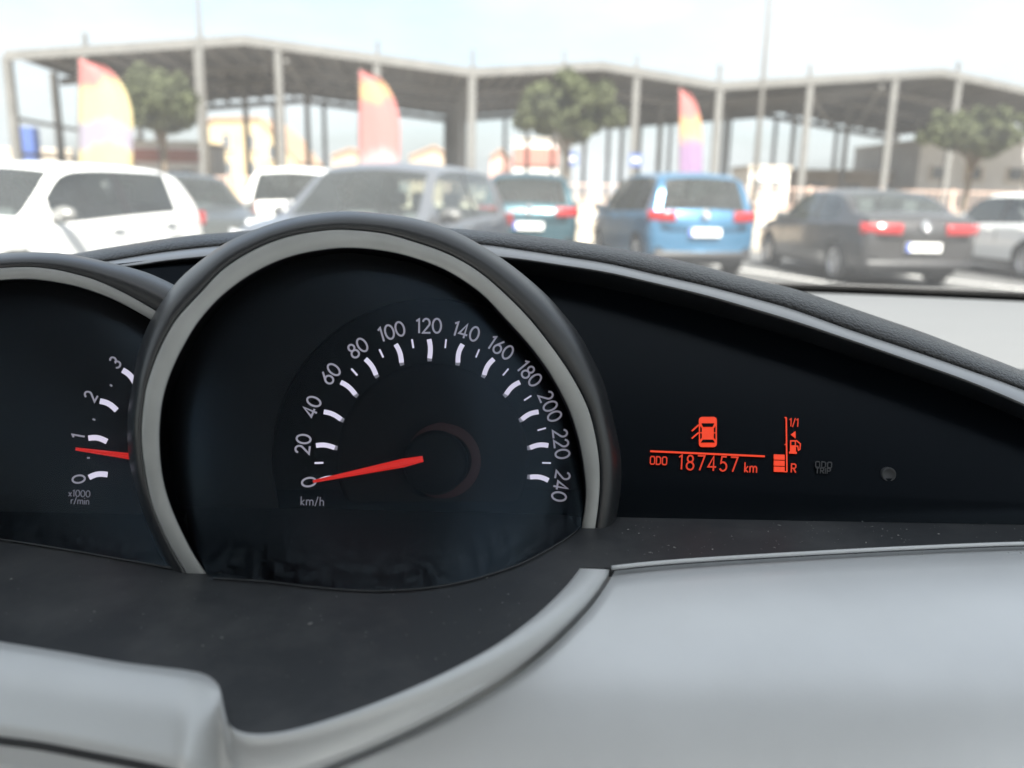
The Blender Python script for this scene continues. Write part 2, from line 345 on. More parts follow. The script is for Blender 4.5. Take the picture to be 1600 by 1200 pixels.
house('pale_block', 'pale block with red stripe behind the round tree', 205, 318, 228, 58, 5, M['white_far'], None, [(-.6, .45, .9, .9), (.1, .45, .9, .9), (.6, .45, .9, .9)], 'building', (.7, .92, M['red_far']))

# long low wall and bar fence at the edge of the hall
fence = empty('bar_fence', at(940, 35.2)); tag(fence, 'pinkish bar fence with posts along the front of the hall', 'fence')
M['fencepink'] = mat('fence_paint', (.52, .38, .32), .7); M['fencewall'] = mat('fence_wall', (.55, .48, .40), .9, var=.12, vscale=1)
f0, f1 = at(-100, 34.7), at(1700, 35.7); nseg = 16
g = MB(); g.bar(f0 + Vector((0, 0, .45)), f1 + Vector((0, 0, .45)), .2, .7); o = g.build('plinth', M['fencewall'], fence, loc=-fence.location)
bars = MB()
for i in range(nseg + 1):
    s = f0.lerp(f1, i / nseg); g = MB(); g.bar(s + Vector((0, 0, .12)), s + Vector((0, 0, 1.75)), .12); g.build('post', M['fencepink'], fence, loc=-fence.location)
    if i < nseg:
        e = f0.lerp(f1, (i + 1) / nseg)
        for z in (.95, 1.65):
            g = MB(); g.bar(s + Vector((0, 0, z)), e + Vector((0, 0, z)), .05); g.build('rail', M['fencepink'], fence, loc=-fence.location)
        for k in range(1, 12):
            q = s.lerp(e, k / 12); bars.bar(q + Vector((0, 0, .8)), q + Vector((0, 0, 1.7)), .025)
o = bars.build('bar', M['fencepink'], fence, loc=-fence.location); o['kind'] = 'stuff'

# blue signs and blue cabinet
M['signblue'] = mat('sign_blue', (.05, .09, .26), .5)
def blue_sign(px, py, y, sz, label):
    c = zat(px, py, y); t = empty('blue_sign', (c.x, y, .12)); tag(t, label, 'sign', 'blue signs behind the fence')
    g = MB(); g.tube([(0, 0, 0), (0, 0, c.z - .12)], .04); g.build('post', M['steel'], t)
    g = MB(); g.box(-sz / 2, sz / 2, -.06, -.042, c.z - .12 - sz / 2, c.z - .12 + sz / 2); g.build('panel', M['signblue'], t)
    g = MB(); g.box(-sz * .28, sz * .28, -.068, -.061, c.z - .12 - sz * .15, c.z - .12 + sz * .15); g.build('symbol', M['white_far'], t)
blue_sign(893, 248, 36.5, .55, 'blue square sign under the largest tree')
blue_sign(993, 250, 38.5, .55, 'blue square sign against a hall column')
c = zat(47, 220, 44); t = empty('blue_cabinet', (c.x, 44, .12)); tag(t, 'tall blue cabinet on legs by the end of the hall', 'cabinet')
g = MB(); g.box(-.36, .36, -.3, .3, 1.6, 3.9); bev(g.build('body', M['signblue'], t), .04)
g = MB(); g.box(-.3, .3, -.33, -.303, 1.75, 3.75); g.build('door', M['signblue'], t)
for sx in (-.28, .28):
    g = MB(); g.box(sx - .05, sx + .05, -.05, .05, 0, 1.6); g.build('leg', M['steel'], t)

# ------------------------------------------------------------------ lamp posts
def lamp_post(px, y, h, label):
    b = at(px, y); t = empty('lamp_post', (b.x, y, .13)); tag(t, label, 'lamp post', 'lamp posts before the hall')
    g = MB(); g.tube([(0, 0, 0), (0, 0, h * .5), (0, 0, h)], [.11, .085, .055], 10); g.build('pole', M['steel'], t, True)
    g = MB(); g.lathe((0, 0, 0), (0, 0, 1), [(0, .35), (.17, .34), (.17, 0), (.2, 0)], 10); g.build('base', M['steel'], t)
    g = MB(); g.bar((-.9, 0, h), (.9, 0, h), .07); g.build('arm', M['steel'], t)
    for sx in (-1, 1):
        g = MB(); g.box(sx * .9 - .3, sx * .9 + .3, -.14, .14, h - .06, h + .08); bev(g.build('lamp_head', M['steel'], t), .04)
lamp_post(330, 30, 11, 'tall lamp post beside the round dark tree')
lamp_post(1173, 33, 12, 'tall lamp post between the minivan and the sedan')
lamp_post(1594, 27, 1.9 + 6, 'shorter lamp post beside the smallest tree')

# ------------------------------------------------------------------ feather banners
def bannermat(name, stops, wave=.10):
    m = bpy.data.materials.new(name); m.use_nodes = True; t = m.node_tree; b = t.nodes['Principled BSDF']; b.inputs['Roughness'].default_value = .8
    co = t.nodes.new('ShaderNodeTexCoord'); sep = t.nodes.new('ShaderNodeSeparateXYZ'); t.links.new(co.outputs['Generated'], sep.inputs[0])
    n = t.nodes.new('ShaderNodeTexNoise'); n.inputs['Scale'].default_value = 2.2; t.links.new(co.outputs['Generated'], n.inputs[0])
    ma = t.nodes.new('ShaderNodeMath'); ma.operation = 'MULTIPLY_ADD'; ma.inputs[1].default_value = wave * 3; t.links.new(n.outputs[0], ma.inputs[0])
    mb = t.nodes.new('ShaderNodeMath'); mb.operation = 'ADD'; mb.inputs[1].default_value = -wave * 1.5; t.links.new(sep.outputs['Z'], mb.inputs[0]); t.links.new(mb.outputs[0], ma.inputs[2])
    rp = t.nodes.new('ShaderNodeValToRGB'); e = rp.color_ramp.elements
    while len(e) < len(stops): e.new(.5)
    for i, (p, c) in enumerate(stops): e[i].position = p; e[i].color = (*c, 1)
    t.links.new(ma.outputs[0], rp.inputs[0]); t.links.new(rp.outputs[0], b.inputs['Base Color'])
    return m
red, yel, lav, org = (.36, .115, .11), (.35, .29, .15), (.19, .175, .22), (.38, .22, .11)
def banner(px0, px1, py0, py1, y, stops, label):
    a = zat(px0, py0, y); b = zat(px1, py1, y); H = a.z - .13; W = b.x - zat(px0, py1, y).x
    lean = (zat(px0, py1, y).x - a.x) / max(a.z - b.z, .1)
    t = empty('feather_banner', (a.x + lean * H, y, .13)); tag(t, label, 'banner', 'feather banners along the pavement')
    zb = .55; rows = []; n = 22
    for i in range(n + 1):
        z = zb + (H - zb) * i / n; k = i / n; prof = 1 if k < .55 else math.sqrt(max(0, 1 - ((k - .55) / .45) ** 2.2)) * .97 + .03
        x0 = -lean * z; rows.append([Vector((x0 + W * prof * j / 8, .10 * math.sin(j * .8 + z * .7) * j / 8, z)) for j in range(9)])
    g = MB(); g.loft(rows); o = g.build('flag', bannermat('banner_print', stops), t, True); solid(o, .006, 0)
    g = MB(); g.tube([(.0, 0, 0), (-lean * H * .5 - .03, 0, H * .5), (-lean * H - .03, 0, H * 1.0), (-lean * H + W * .12, 0, H + .06)], [.03, .025, .016, .012]); g.build('pole', M['steel'], t, True)
    g = MB(); g.box(-.35, .35, -.05, .05, 0, .05); g.box(-.05, .05, -.35, .35, .002, .047); g.build('base', M['trimblack'], t)
banner(124, 205, 92, 240, 24, [(0, yel), (.38, yel), (.42, lav), (.55, lav), (.58, yel), (.80, yel), (.86, red), (1, red)], 'yellow feather banner with lavender wave and red tip')
banner(562, 624, 110, 240, 27, [(0, (.25, .21, .22)), (.36, (.25, .21, .22)), (.44, red), (.74, red), (.80, org), (.88, org), (.93, red), (1, red)], 'red feather banner with an orange patch near its tip')
banner(1062, 1098, 138, 250, 31, [(0, (.24, .18, .27)), (.3, (.17, .11, .20)), (.52, (.17, .11, .20)), (.62, org), (.70, org), (.78, red), (1, red)], 'purple feather banner with orange and red top')

# ------------------------------------------------------------------ trees
def tree(px, py_top, py_bot, pxw, y, label, seed, leaves=16000):
    rnd = random.Random(seed); base = at(px, y, .13); ct = zat(px, py_top, y).z - .13; cb = zat(px, py_bot, y).z - .13
    rw = pxw / F * (y * math.cos(PITCH) + .2) / 2
    t = empty('tree', base); tag(t, label, 'tree', 'trees along the pavement')
    cz, rz = (ct + cb) / 2, (ct - cb) / 2
    g = MB(); tip = Vector((.1, .1, cz)); g.tube([(0, 0, -.05), (.03, .02, cb * .4), (.06, 0, cb), tip], [.13, .10, .09, .05], 9)
    clumps = []
    for k in range(120):
        th = rnd.uniform(0, 6.283); ph = math.acos(rnd.uniform(-1, 1)); rr = rnd.random() ** .5 * .93
        v = Vector((math.sin(ph) * math.cos(th) * rw * rr, math.sin(ph) * math.sin(th) * rw * rr, cz + math.cos(ph) * rz * rr))
        if v.z < cz: v.x *= 1.0; v.z = cz + (v.z - cz) * .85
        clumps.append((v, rnd.uniform(.18, .34) * min(rw, rz)))
        if k % 8 == 0: g.tube([(.05, .01, cb * rnd.uniform(.8, 1.05)), Vector((.05, .01, cb)).lerp(v, .5) + Vector((0, 0, .12)), v], [.05, .035, .012], 6)
    tr = g.build('trunk', M['bark'], t, True)
    vs, fs = [], []
    for i in range(leaves):
        c_, r_ = clumps[rnd.randrange(len(clumps))]
        d = Vector((rnd.gauss(0, 1), rnd.gauss(0, 1), rnd.gauss(0, 1))).normalized() * r_ * rnd.random() ** .4
        p = c_ + d; n = (d.normalized() * .6 + Vector((rnd.gauss(0, 1), rnd.gauss(0, 1), rnd.gauss(0, 1) + .4)).normalized()).normalized()
        x = n.orthogonal().normalized(); x.rotate(Matrix.Rotation(rnd.uniform(0, 6.28), 3, n)); yv = n.cross(x); s = rnd.uniform(.05, .09)
        b = len(vs); vs += [p - x * s * 1.3, p - yv * s * .6, p + x * s * 1.3, p + yv * s * .6]; fs.append((b, b + 1, b + 2, b + 3))
    g = MB(); g.add(vs, fs); g.build('crown', M['leaf'], t)
tree(262, 104, 214, 124, 27, 'round dark green tree beside the yellow banner', 3)
tree(880, 116, 228, 172, 28, 'largest olive green tree, before the narrow middle gable', 5, 26000)
tree(1500, 166, 248, 156, 30, 'smallest flattened olive green tree beside the grey warehouse', 9, 20000)

# ------------------------------------------------------------------ parked cars
PROF = {   # s (0 rear .. 1 front), bottom, belt, top, half-width factor; window ranges
 'hatch': dict(st=[(0, .42, .66, .70, .82), (.012, .30, .84, .88, .90), (.035, .26, .93, 1.02, .95), (.07, .25, .96, 1.20, .97), (.12, .24, .97, 1.40, .985), (.17, .22, .965, 1.452, .99), (.25, .20, .955, 1.468, 1), (.42, .19, .93, 1.475, 1), (.53, .19, .91, 1.455, 1), (.585, .19, .90, 1.40, 1), (.66, .19, .89, 1.17, .995), (.735, .19, .885, .965, .99), (.80, .2, .86, .91, .98), (.90, .22, .80, .83, .95), (.965, .26, .70, .73, .88), (.99, .34, .58, .62, .80), (1, .42, .52, .55, .72)],
               ws=(.585, .735), rw=(.035, .12), side=[(.17, .375), (.40, .66)], wheels=(.185, .80)),
 'suv': dict(st=[(0, .48, .76, .80, .84), (.012, .36, .95, .99, .92), (.035, .32, 1.02, 1.10, .96), (.07, .30, 1.05, 1.32, .98), (.11, .29, 1.06, 1.54, .99), (.16, .28, 1.055, 1.61, .995), (.26, .26, 1.04, 1.64, 1), (.42, .25, 1.02, 1.65, 1), (.53, .25, 1.0, 1.62, 1), (.585, .25, .99, 1.55, 1), (.66, .25, .98, 1.29, .995), (.735, .25, .975, 1.06, .99), (.80, .26, .96, 1.01, .98), (.90, .28, .91, .95, .96), (.965, .32, .80, .84, .90), (.99, .40, .68, .72, .82), (1, .48, .6, .64, .75)],
               ws=(.585, .735), rw=(.035, .11), side=[(.16, .375), (.40, .66)], wheels=(.19, .805)),
 'mpv': dict(st=[(0, .44, .72, .76, .86), (.012, .32, .92, .96, .94), (.025, .29, 1.00, 1.06, .97), (.045, .28, 1.02, 1.32, .985), (.07, .27, 1.03, 1.55, .99), (.11, .26, 1.03, 1.62, .995), (.22, .24, 1.02, 1.655, 1), (.42, .23, 1.0, 1.66, 1), (.55, .23, .98, 1.63, 1), (.615, .23, .97, 1.55, 1), (.70, .23, .955, 1.27, .995), (.785, .23, .945, 1.02, .99), (.84, .24, .93, .97, .98), (.92, .26, .86, .89, .95), (.97, .30, .75, .78, .88), (.99, .38, .62, .66, .80), (1, .44, .56, .6, .74)],
               ws=(.615, .785), rw=(.025, .07), side=[(.10, .20), (.225, .41), (.435, .70)], wheels=(.175, .80)),
 'sedan': dict(st=[(0, .44, .70, .74, .84), (.010, .32, .90, .95, .92), (.03, .28, .965, 1.05, .95), (.08, .26, .98, 1.09, .965), (.13, .25, .98, 1.11, .98), (.20, .24, .975, 1.29, .99), (.275, .22, .965, 1.42, .995), (.34, .21, .955, 1.447, 1), (.45, .19, .94, 1.456, 1), (.53, .19, .92, 1.435, 1), (.575, .19, .91, 1.38, 1), (.645, .19, .90, 1.16, .995), (.715, .19, .89, .975, .99), (.79, .2, .86, .91, .98), (.90, .22, .79, .82, .95), (.965, .26, .68, .71, .88), (.99, .34, .58, .62, .80), (1, .42, .52, .55, .72)],
               ws=(.575, .715), rw=(.13, .275), side=[(.23, .39), (.41, .645)], wheels=(.20, .80)),
}
def interp(st, s):
    for i in range(len(st) - 1):
        if st[i][0] <= s <= st[i + 1][0]:
            a, b = st[i], st[i + 1]; t = (s - a[0]) / (b[0] - a[0]); p0 = st[max(i - 1, 0)]; p3 = st[min(i + 2, len(st) - 1)]; r = []
            for k in range(1, 5):
                d = (b[k] - a[k]) / (b[0] - a[0])
                def tang(l, m_, n_):
                    d0 = (m_[k] - l[k]) / max(m_[0] - l[0], 1e-6); d1 = (n_[k] - m_[k]) / max(n_[0] - m_[0], 1e-6)
                    return 0 if d0 * d1 <= 0 else 2 * d0 * d1 / (d0 + d1)
                m0 = tang(p0, a, b) if i > 0 else d; m1 = tang(a, b, p3) if i + 2 < len(st) else d; hh = b[0] - a[0]
                r.append((2 * t ** 3 - 3 * t * t + 1) * a[k] + (t ** 3 - 2 * t * t + t) * hh * m0 + (-2 * t ** 3 + 3 * t * t) * b[k] + (t ** 3 - t * t) * hh * m1)
            return r
    return st[-1][1:]
def make_car(name, label, kind, paint, L, W, H, loc, heading, wheel_mat=None, tail_z=None, cat='car', plate=True, lamp_w=.40):
    pf = PROF[kind]; st = pf['st']; hs = H / max(s[3] for s in st); hw = W / 2
    root = empty(name, loc, heading); tag(root, label, cat, 'cars parked in the car park')
    stops = {0.0, 1.0} | {s[0] for s in st} | set(pf['ws']) | set(pf['rw'])
    for a, b in pf['side']: stops |= {a, b}
    ss = sorted(stops); full = []
    for a, b in zip(ss[:-1], ss[1:]):
        n = max(1, int((b - a) * L / .07))
        full += [a + (b - a) * k / n for k in range(n)]
    full.append(1.0)
    SEG = [(0, 1, 1), (1, 2, 1), (2, 3, 6), (3, 4, 4), (4, 5, 2), (5, 6, 4), (6, 7, 3), (7, 8, 5)]
    def section(s):
        zb, be, tp, wf = interp(st, s); zb *= hs; be *= hs; tp *= hs; ww = hw * wf; dz = tp - be
        wt = max(.95 * ww - .30 * dz, .3)
        key = [(0, zb), (.82 * ww, zb), (.955 * ww, zb + .06), (ww, zb + .55 * (be - zb)), (.985 * ww, be - .07), (.95 * ww, be), (wt, be + dz * .87), (.85 * wt, tp - .012 - .02 * min(1, dz)), (0, tp + .012)]
        pts, segid = [], []
        for a, b, n in SEG:
            for k in range(n):
                t = k / n; x = key[a][0] * (1 - t) + key[b][0] * t; z = key[a][1] * (1 - t) + key[b][1] * t
                if a == 7: z = key[a][1] + (key[b][1] - key[a][1]) * math.sin(t * 1.5708)
                if a == 2: x = key[a][0] + (key[b][0] - key[a][0]) * math.sin(t * 1.5708)
                pts.append((x, z)); segid.append(a)
        pts.append(key[8]); return pts, segid, dz
    wy = [(pf['wheels'][0] - .5) * L, (pf['wheels'][1] - .5) * L]; wr = .325 if kind != 'suv' else .345; ar = wr + .055
    secs = [section(s) for s in full]; nv = len(secs[0][0]); segid = secs[0][1]
    verts = {}; V = []
    for sx in (-1, 1):
        for i, s in enumerate(full):
            for j, (x, z) in enumerate(secs[i][0]):
                y = (s - .5) * L
                # the ends bow in plan
                e = abs(x) / hw; y -= (.10 * e ** 3) * max(0, (s - .85) / .15); y += (.07 * e ** 3) * max(0, (.10 - s) / .10)
                if x > .7 * hw and segid[min(j, len(segid) - 1)] in (1, 2, 3):
                    for cy in wy:
                        d = math.hypot(y - cy, z - wr)
                        if ar - .035 < d < ar + .035: y = cy + (y - cy) * ar / d; z = wr + (z - wr) * ar / d
                verts[sx, i, j] = len(V); V.append((sx * x, y, z))
    groups = {}
    def put(k, f): groups.setdefault(k, []).append(f)
    for sx in (-1, 1):
        for i in range(len(full) - 1):
            sm = (full[i] + full[i + 1]) / 2; dz = (secs[i][2] + secs[i + 1][2]) / 2
            for j in range(nv - 1):
                f = (verts[sx, i, j], verts[sx, i + 1, j], verts[sx, i + 1, j + 1], verts[sx, i, j + 1])
                if sx < 0: f = f[::-1]
                sg = segid[j]; key = 'body'
                cx = sum(V[q][1] for q in f) / 4; cz = sum(V[q][2] for q in f) / 4
                if sg in (0, 1, 2, 3) and any(math.hypot(cx - cy, cz - wr) < ar for cy in wy):
                    if sg != 0: continue
                if sg == 7 and pf['ws'][0] < sm < pf['ws'][1]: key = 'windscreen'
                elif sg == 7 and pf['rw'][0] < sm < pf['rw'][1]: key = 'rear_window'
                elif sg == 5:
                    for n_, (a, b) in enumerate(pf['side']):
                        if a < sm < b and dz > .12: key = ('side_window', sx, n_)
                    if key == 'body' and pf['side'][0][1] < sm < pf['side'][-1][0] and dz > .2: key = 'door_pillar'
                elif sg == 1 or (sg == 2 and cz < .22 * hs + .08): key = 'sill'
                put(key, f)
    for i, rv in ((0, False), (len(full) - 1, True)):
        for j in range(nv - 1):
            f = (verts[-1, i, j], verts[1, i, j], verts[1, i, j + 1], verts[-1, i, j + 1]); put('body', f[::-1] if rv else f)
    for key, fs in groups.items():
        nm = key if isinstance(key, str) else key[0]; used = sorted({q for f in fs for q in f}); mp_ = {q: i for i, q in enumerate(used)}
        g = MB(); g.add([V[q] for q in used], [tuple(mp_[q] for q in f) for f in fs])
        g.build(nm, {'body': paint, 'sill': M['trimblack'], 'door_pillar': M['trimblack']}.get(nm, M['carglass']), root, True)
    g = MB(); g.box(-hw * .70, hw * .70, -L * .46, L * .44, .20, .62); g.build('underbody', M['trimblack'], root)
    for (sx_, sy_, wd_) in ((-.36, .02, .24), (.36, .02, .24), (0, -.22, .60)):
        yy, z0 = sy_ * L, .50; rows = []
        for zz, th_, ww_ in ((z0, .10, .9), (z0 + .10, .12, 1), (z0 + .42, .09, .97), (z0 + .56, .05, .70)):
            yc = yy - (zz - z0) * .22; rows.append([Vector((sx_ * 1.0 + wd_ * ww_ * cx_, yc + th_ * cy_, zz)) for cx_, cy_ in ((-1, -.6), (-.8, -1), (.8, -1), (1, -.6), (1, .6), (.8, 1), (-.8, 1), (-1, .6))])
        g = MB(); g.loft(rows, True); g.f.append(tuple(range(24, 32))); g.build('seat', M['seat'], root, True)
        for hx in ((0,) if wd_ < .5 else (-.36, .36)):
            g = MB(); yh = yy - .64 * .22; g.box(sx_ + hx - .12, sx_ + hx + .12, yh - .05, yh + .05, z0 + .59, z0 + .78); bev(g.build('headrest', M['seat'], root, True), .04, 3)
    for sx in (-1, 1):
        for cy in wy:
            wo = empty('wheel', (sx * (hw - .125), cy, wr), 0, root)
            g = MB(); g.lathe((0, 0, 0), (1, 0, 0), [(.205, -.1), (wr - .03, -.105), (wr, -.07), (wr, .07), (wr - .03, .105), (.205, .1)], 28); g.build('tyre', M['rubber'], wo, True)
            g = MB(); g.lathe((0, 0, 0), (sx, 0, 0), [(.215, .095), (.20, .07), (.19, .02), (0.0, .015)], 28)
            for k in range(5):
                a = k * 1.25664 + .3; d = Vector((0, math.cos(a), math.sin(a)))
                g.bar(Vector((sx * .065, 0, 0)) + d * .03, Vector((sx * .08, 0, 0)) + d * .2, .045, .03, Vector((1, 0, 0)))
            g.lathe((0, 0, 0), (sx, 0, 0), [(.055, .05), (.05, .085), (0, .09)], 14)
            g.build('rim', M['rim'], wo)
        # mirror
        ms = pf['ws'][1] - .075; zb, be, tp, wf = interp(st, ms)
        g = MB(); c0 = Vector((sx * (hw * .95 + .11), (ms - .5) * L, be * hs + .09))
        for a in range(1): pass
        rows = []
        for k in range(7):
            u = k / 6; rr = .095 * math.sin(math.pi * (.12 + .80 * u)); rows.append([c0 + Vector((math.cos(q * .5236) * rr * 1.35, -.07 + .15 * u, math.sin(q * .5236) * rr * .85)) for q in range(12)])
        g.loft(rows, True); g.f.append(tuple(range(12))); g.f.append(tuple(range(72, 84))[::-1])
        mo = g.build('mirror', paint, root, True)
        g = MB(); g.bar(c0 - Vector((sx * .12, 0, .06)), c0 - Vector((sx * .02, 0, .05)), .06, .04); g.build('mirror_arm', M['trimblack'], mo)
        # lamps
        tz = tail_z if tail_z else .92 * hs * (1.05 if kind in ('suv', 'mpv') else .95)
        yr = -.5 * L
        g = MB(); n = 6; rows = []
        for zz in (tz - .075, tz - .06, tz + .05, tz + .065):
            ins = .012 if zz in (tz - .075, tz + .065) else 0
            rows.append([Vector((sx * (hw * .955 - lamp_w * (1 - k / n) + .012 - ins), yr + .015 + ins + .13 * (k / n) ** 2.6 + .015 * (abs(zz - tz) > .06), zz)) for k in range(n + 1)] +
                        [Vector((sx * (hw * .965 + .010 - ins), yr + .19, zz + .02))])
        g.loft(rows); o = g.build('tail_light', M['tail'], root, True); solid(o, .04, 0)
        hz = st[-4][2] * hs * .92
        g = MB(); rows = []
        for zz in (hz - .08, hz + .06):
            rows.append([Vector((sx * (hw * .93 - .38 * (1 - k / n)), .5 * L - .05 - .02 * (zz > hz) - .24 * (k / n) ** 1.8, zz + .03 * k / n)) for k in range(n + 1)])
        g.loft(rows); o = g.build('headlight', M['lamp'], root, True); solid(o, .05, 0)
        for n_, (a, b) in enumerate(pf['side'][-2:]):
            yy = (a + .03 - .5) * L; be_ = interp(st, a)[1] * hs
            g = MB(); g.box(sx * hw * .985 - .03, sx * hw * .985 + .03, yy, yy + .19, be_ - .13, be_ - .10); bev(g.build('door_handle', paint, root), .01)
        # shut lines of the doors
        for s_ in (pf['side'][-2][1] + .012, pf['side'][-1][1] + .02):
            y_ = (s_ - .5) * L; be_ = interp(st, s_)[1] * hs; zb_ = interp(st, s_)[0] * hs
            g = MB(); g.add([(sx * (hw + .001), y_, zb_ + .55 * (be_ - zb_)), (sx * (hw + .001), y_ + .014, zb_ + .55 * (be_ - zb_)), (sx * (hw * .986 + .002), y_ + .014, be_ - .07), (sx * (hw * .986 + .002), y_, be_ - .07)], [(0, 1, 2, 3)])
            solid(g.build('door_gap', M['trimblack'], root), .004, 0)
    if plate:
        pz_ = .62 * hs if kind in ('sedan', 'hatch') else .72 * hs
        g = MB(); g.box(-.26, .26, -.5 * L - .03, -.5 * L + .06, pz_ - .06, pz_ + .06); po = g.build('number_plate', M['plate'], root)
        g = MB(); g.box(-.258, -.21, -.5 * L - .034, -.5 * L - .0305, pz_ - .058, pz_ + .058); g.build('plate_band', M['plateblue'], po)
    g = MB(); ez = .93 * hs if kind in ('sedan', 'hatch') else 1.0 * hs
    g.lathe((0, -.5 * L - .004, ez), (0, -1, 0), [(.075, 0), (.072, .02), (.058, .022), (.055, .01), (0, .012)], 20); g.bar((0, -.5 * L - .018, ez + .05), (0, -.5 * L - .018, ez - .05), .03, .012, Vector((0, 1, 0))); g.build('emblem', M['chrome'], root, True)
    g = MB(); g.loft([[Vector((hw * .9 * math.sin(q), -.5 * L - .012 + .10 * abs(math.sin(q)) ** 3, zz)) for q in [k * .2 - 1.4 for k in range(15)]] for zz in (.30 * hs, .42 * hs)]); solid(g.build('bumper_trim', M['trimblack'], root, True), .03, 0)
    return root
def paint(name, c, metal=.35, rough=.3):
    m = mat(name, c, rough, metal=metal, coat=.5); t = m.node_tree; b = t.nodes['Principled BSDF']; M[name] = m
    ge = t.nodes.new('ShaderNodeNewGeometry'); mixn = t.nodes.new('ShaderNodeMixRGB'); mixn.inputs[1].default_value = (*c, 1); mixn.inputs[2].default_value = (.16, .16, .155, 1)   # dark trim on the inside of the shell
    t.links.new(ge.outputs['Backfacing'], mixn.inputs[0]); t.links.new(mixn.outputs[0], b.inputs['Base Color']); return m
pw = paint('paint_white', (.80, .80, .78), 0, .25); psil = paint('paint_silver_grey', (.12, .128, .142), .45); pdk = paint('paint_dark_grey', (.040, .044, .042), .2)
pteal = paint('paint_teal', (.020, .060, .078), .4); pblue = paint('paint_blue', (.045, .135, .235), .4); pbrn = paint('paint_brown_grey', (.050, .049, .050), .45); pw2 = paint('paint_white_two', (.78, .78, .76), 0, .25)
def car_at(px, y): return at(px, y, 0)
# heading: rotation about z; 0 = front towards +Y (away from us)
make_car('parked_car', 'white hatchback facing the dashboard with its door mirror out', 'hatch', pw, 4.28, 1.80, 1.51, car_at(60, 9.0), R(170))
make_car('parked_car', 'dark grey hatchback half hidden behind the white hatchback', 'hatch', pdk, 4.25, 1.78, 1.50, car_at(285, 14.2), R(216))
make_car('parked_car', 'white estate car showing only a rear window and red tail light', 'mpv', pw2, 4.4, 1.80, 1.66, car_at(500, 16.8), R(0), lamp_w=.3)
make_car('parked_car', 'mid grey crossover facing the dashboard, windscreen behind the round gauge hood', 'suv', psil, 4.35, 1.84, 1.60, car_at(612, 9.8), R(165))
make_car('parked_car', 'dark teal crossover seen from behind with its number plate', 'suv', pteal, 4.4, 1.80, 1.66, car_at(822, 17.1), R(0))
make_car('parked_car', 'bright blue minivan seen from behind', 'mpv', pblue, 4.5, 1.83, 1.68, car_at(1030, 15.75), R(8))
make_car('parked_car', 'brown grey sedan seen from its rear corner', 'sedan', pbrn, 4.77, 1.83, 1.46, car_at(1320, 14.75), R(4), lamp_w=.55)
make_car('parked_car', 'white hatchback partly hidden behind the brown grey sedan', 'hatch', pw2, 4.2, 1.77, 1.46, car_at(1592, 15.6), R(4))

# ================================================================== the car we sit in
ck = empty('car_cockpit', (0, .4, 0)); tag(ck, 'dark grey car dashboard with hooded round gauges, orange trip display and silver lower trim', 'dashboard')
CO = Vector((0, .4, 0))
def cp(mb, name, m, parent=None, smooth=False):
    o = mb.build(name, m, parent or ck, smooth)
    if parent is None: o.location = -CO
    return o
SH = 1.155                                                    # level of the dark shelf
def rim_d(px, py): return .288 + 8.02e-5 * px + 8.77e-6 * py

# --- shelf and silver trim -------------------------------------------------
inner = [(-420, 930), (-200, 968), (-40, 996), (100, 1019), (200, 1036), (290, 1047), (325, 1056), (343, 1074), (347, 1100), (353, 1126), (374, 1143), (412, 1147), (470, 1137), (560, 1108), (660, 1067), (760, 1016), (830, 967), (880, 920), (906, 888)]
innerc = cat_rom([(a, b, 0) for a, b in inner], 150)
topr = [(956, 886), (1010, 880), (1100, 873), (1250, 864), (1420, 855), (1600, 848), (1800, 845), (2100, 850)]
toprc = cat_rom([(a, b, 0) for a, b in topr], 60)
front = [onz(p.x, p.y, SH) for p in innerc] + [onz(920, 887, SH)] + [onz(p.x, p.y + 1, SH) for p in toprc]
from mathutils.geometry import tessellate_polygon
poly = front + [Vector((.62, .47, SH)), Vector((-.42, .47, SH))]
g = MB(); g.add(poly, [t if False else tuple(t) for t in tessellate_polygon([poly])])
shelf = cp(g, 'gauge_shelf', M['shelf']); solid(shelf, .004)
# fix winding so the thickness goes down
me = shelf.data
if me.polygons[0].normal.z < 0: me.flip_normals()
# outer groove contour of the silver band
outer_ = [(-420, 1085), (-200, 1118), (-40, 1148), (60, 1162), (150, 1179), (240, 1197), (300, 1213), (345, 1232), (365, 1250), (385, 1262), (405, 1262), (425, 1248), (450, 1228), (500, 1202), (600, 1160), (700, 1112), (790, 1058), (860, 1003), (915, 948), (946, 907), (956, 890)]
outerc = cat_rom([(a, b, 0) for a, b in outer_], 150)
def zpan(py): return SH - .0010 - .055 * max(0, (py - 885) / 445) ** 1.6
def smooth(a, b, x): t = min(max((x - a) / (b - a), 0), 1); return t * t * (3 - 2 * t)
rows = []
for k in range(11):
    t = k / 10; row = []
    for i in range(150):
        a, b = innerc[i], outerc[i]; x = i / 149
        za = SH + .0015; zb = zpan(b.y)
        px, py = a.x + (b.x - a.x) * t, a.y + (b.y - a.y) * t
        z = za + (zb - za) * t ** 1.5 + .0015 * math.sin(math.pi * t)
        zl = SH + .010 - .020 * smooth(0, 260, py - 1003 - .155 * px); wl = smooth(275, 420, px)
        z = zl * (1 - wl) + z * wl
        if t > .95: z -= .002
        row.append(onz(px, py, z))
    rows.append(row)
skirt = [[p - Vector((0, 0, .012)) for p in rows[0]]]
g = MB(); g.loft(skirt + rows + [[p - Vector((0, 0, .008)) for p in rows[-1]]]); cp(g, 'silver_trim', M['silver'], smooth=True)
seam = [p - Vector((0, 0, .0004)) for p, q in zip(rows[-1], outerc) if q.x < 318]
g = MB(); g.tube(seam, .0013, 8); cp(g, 'trim_seam', M['trimblack'], smooth=True)
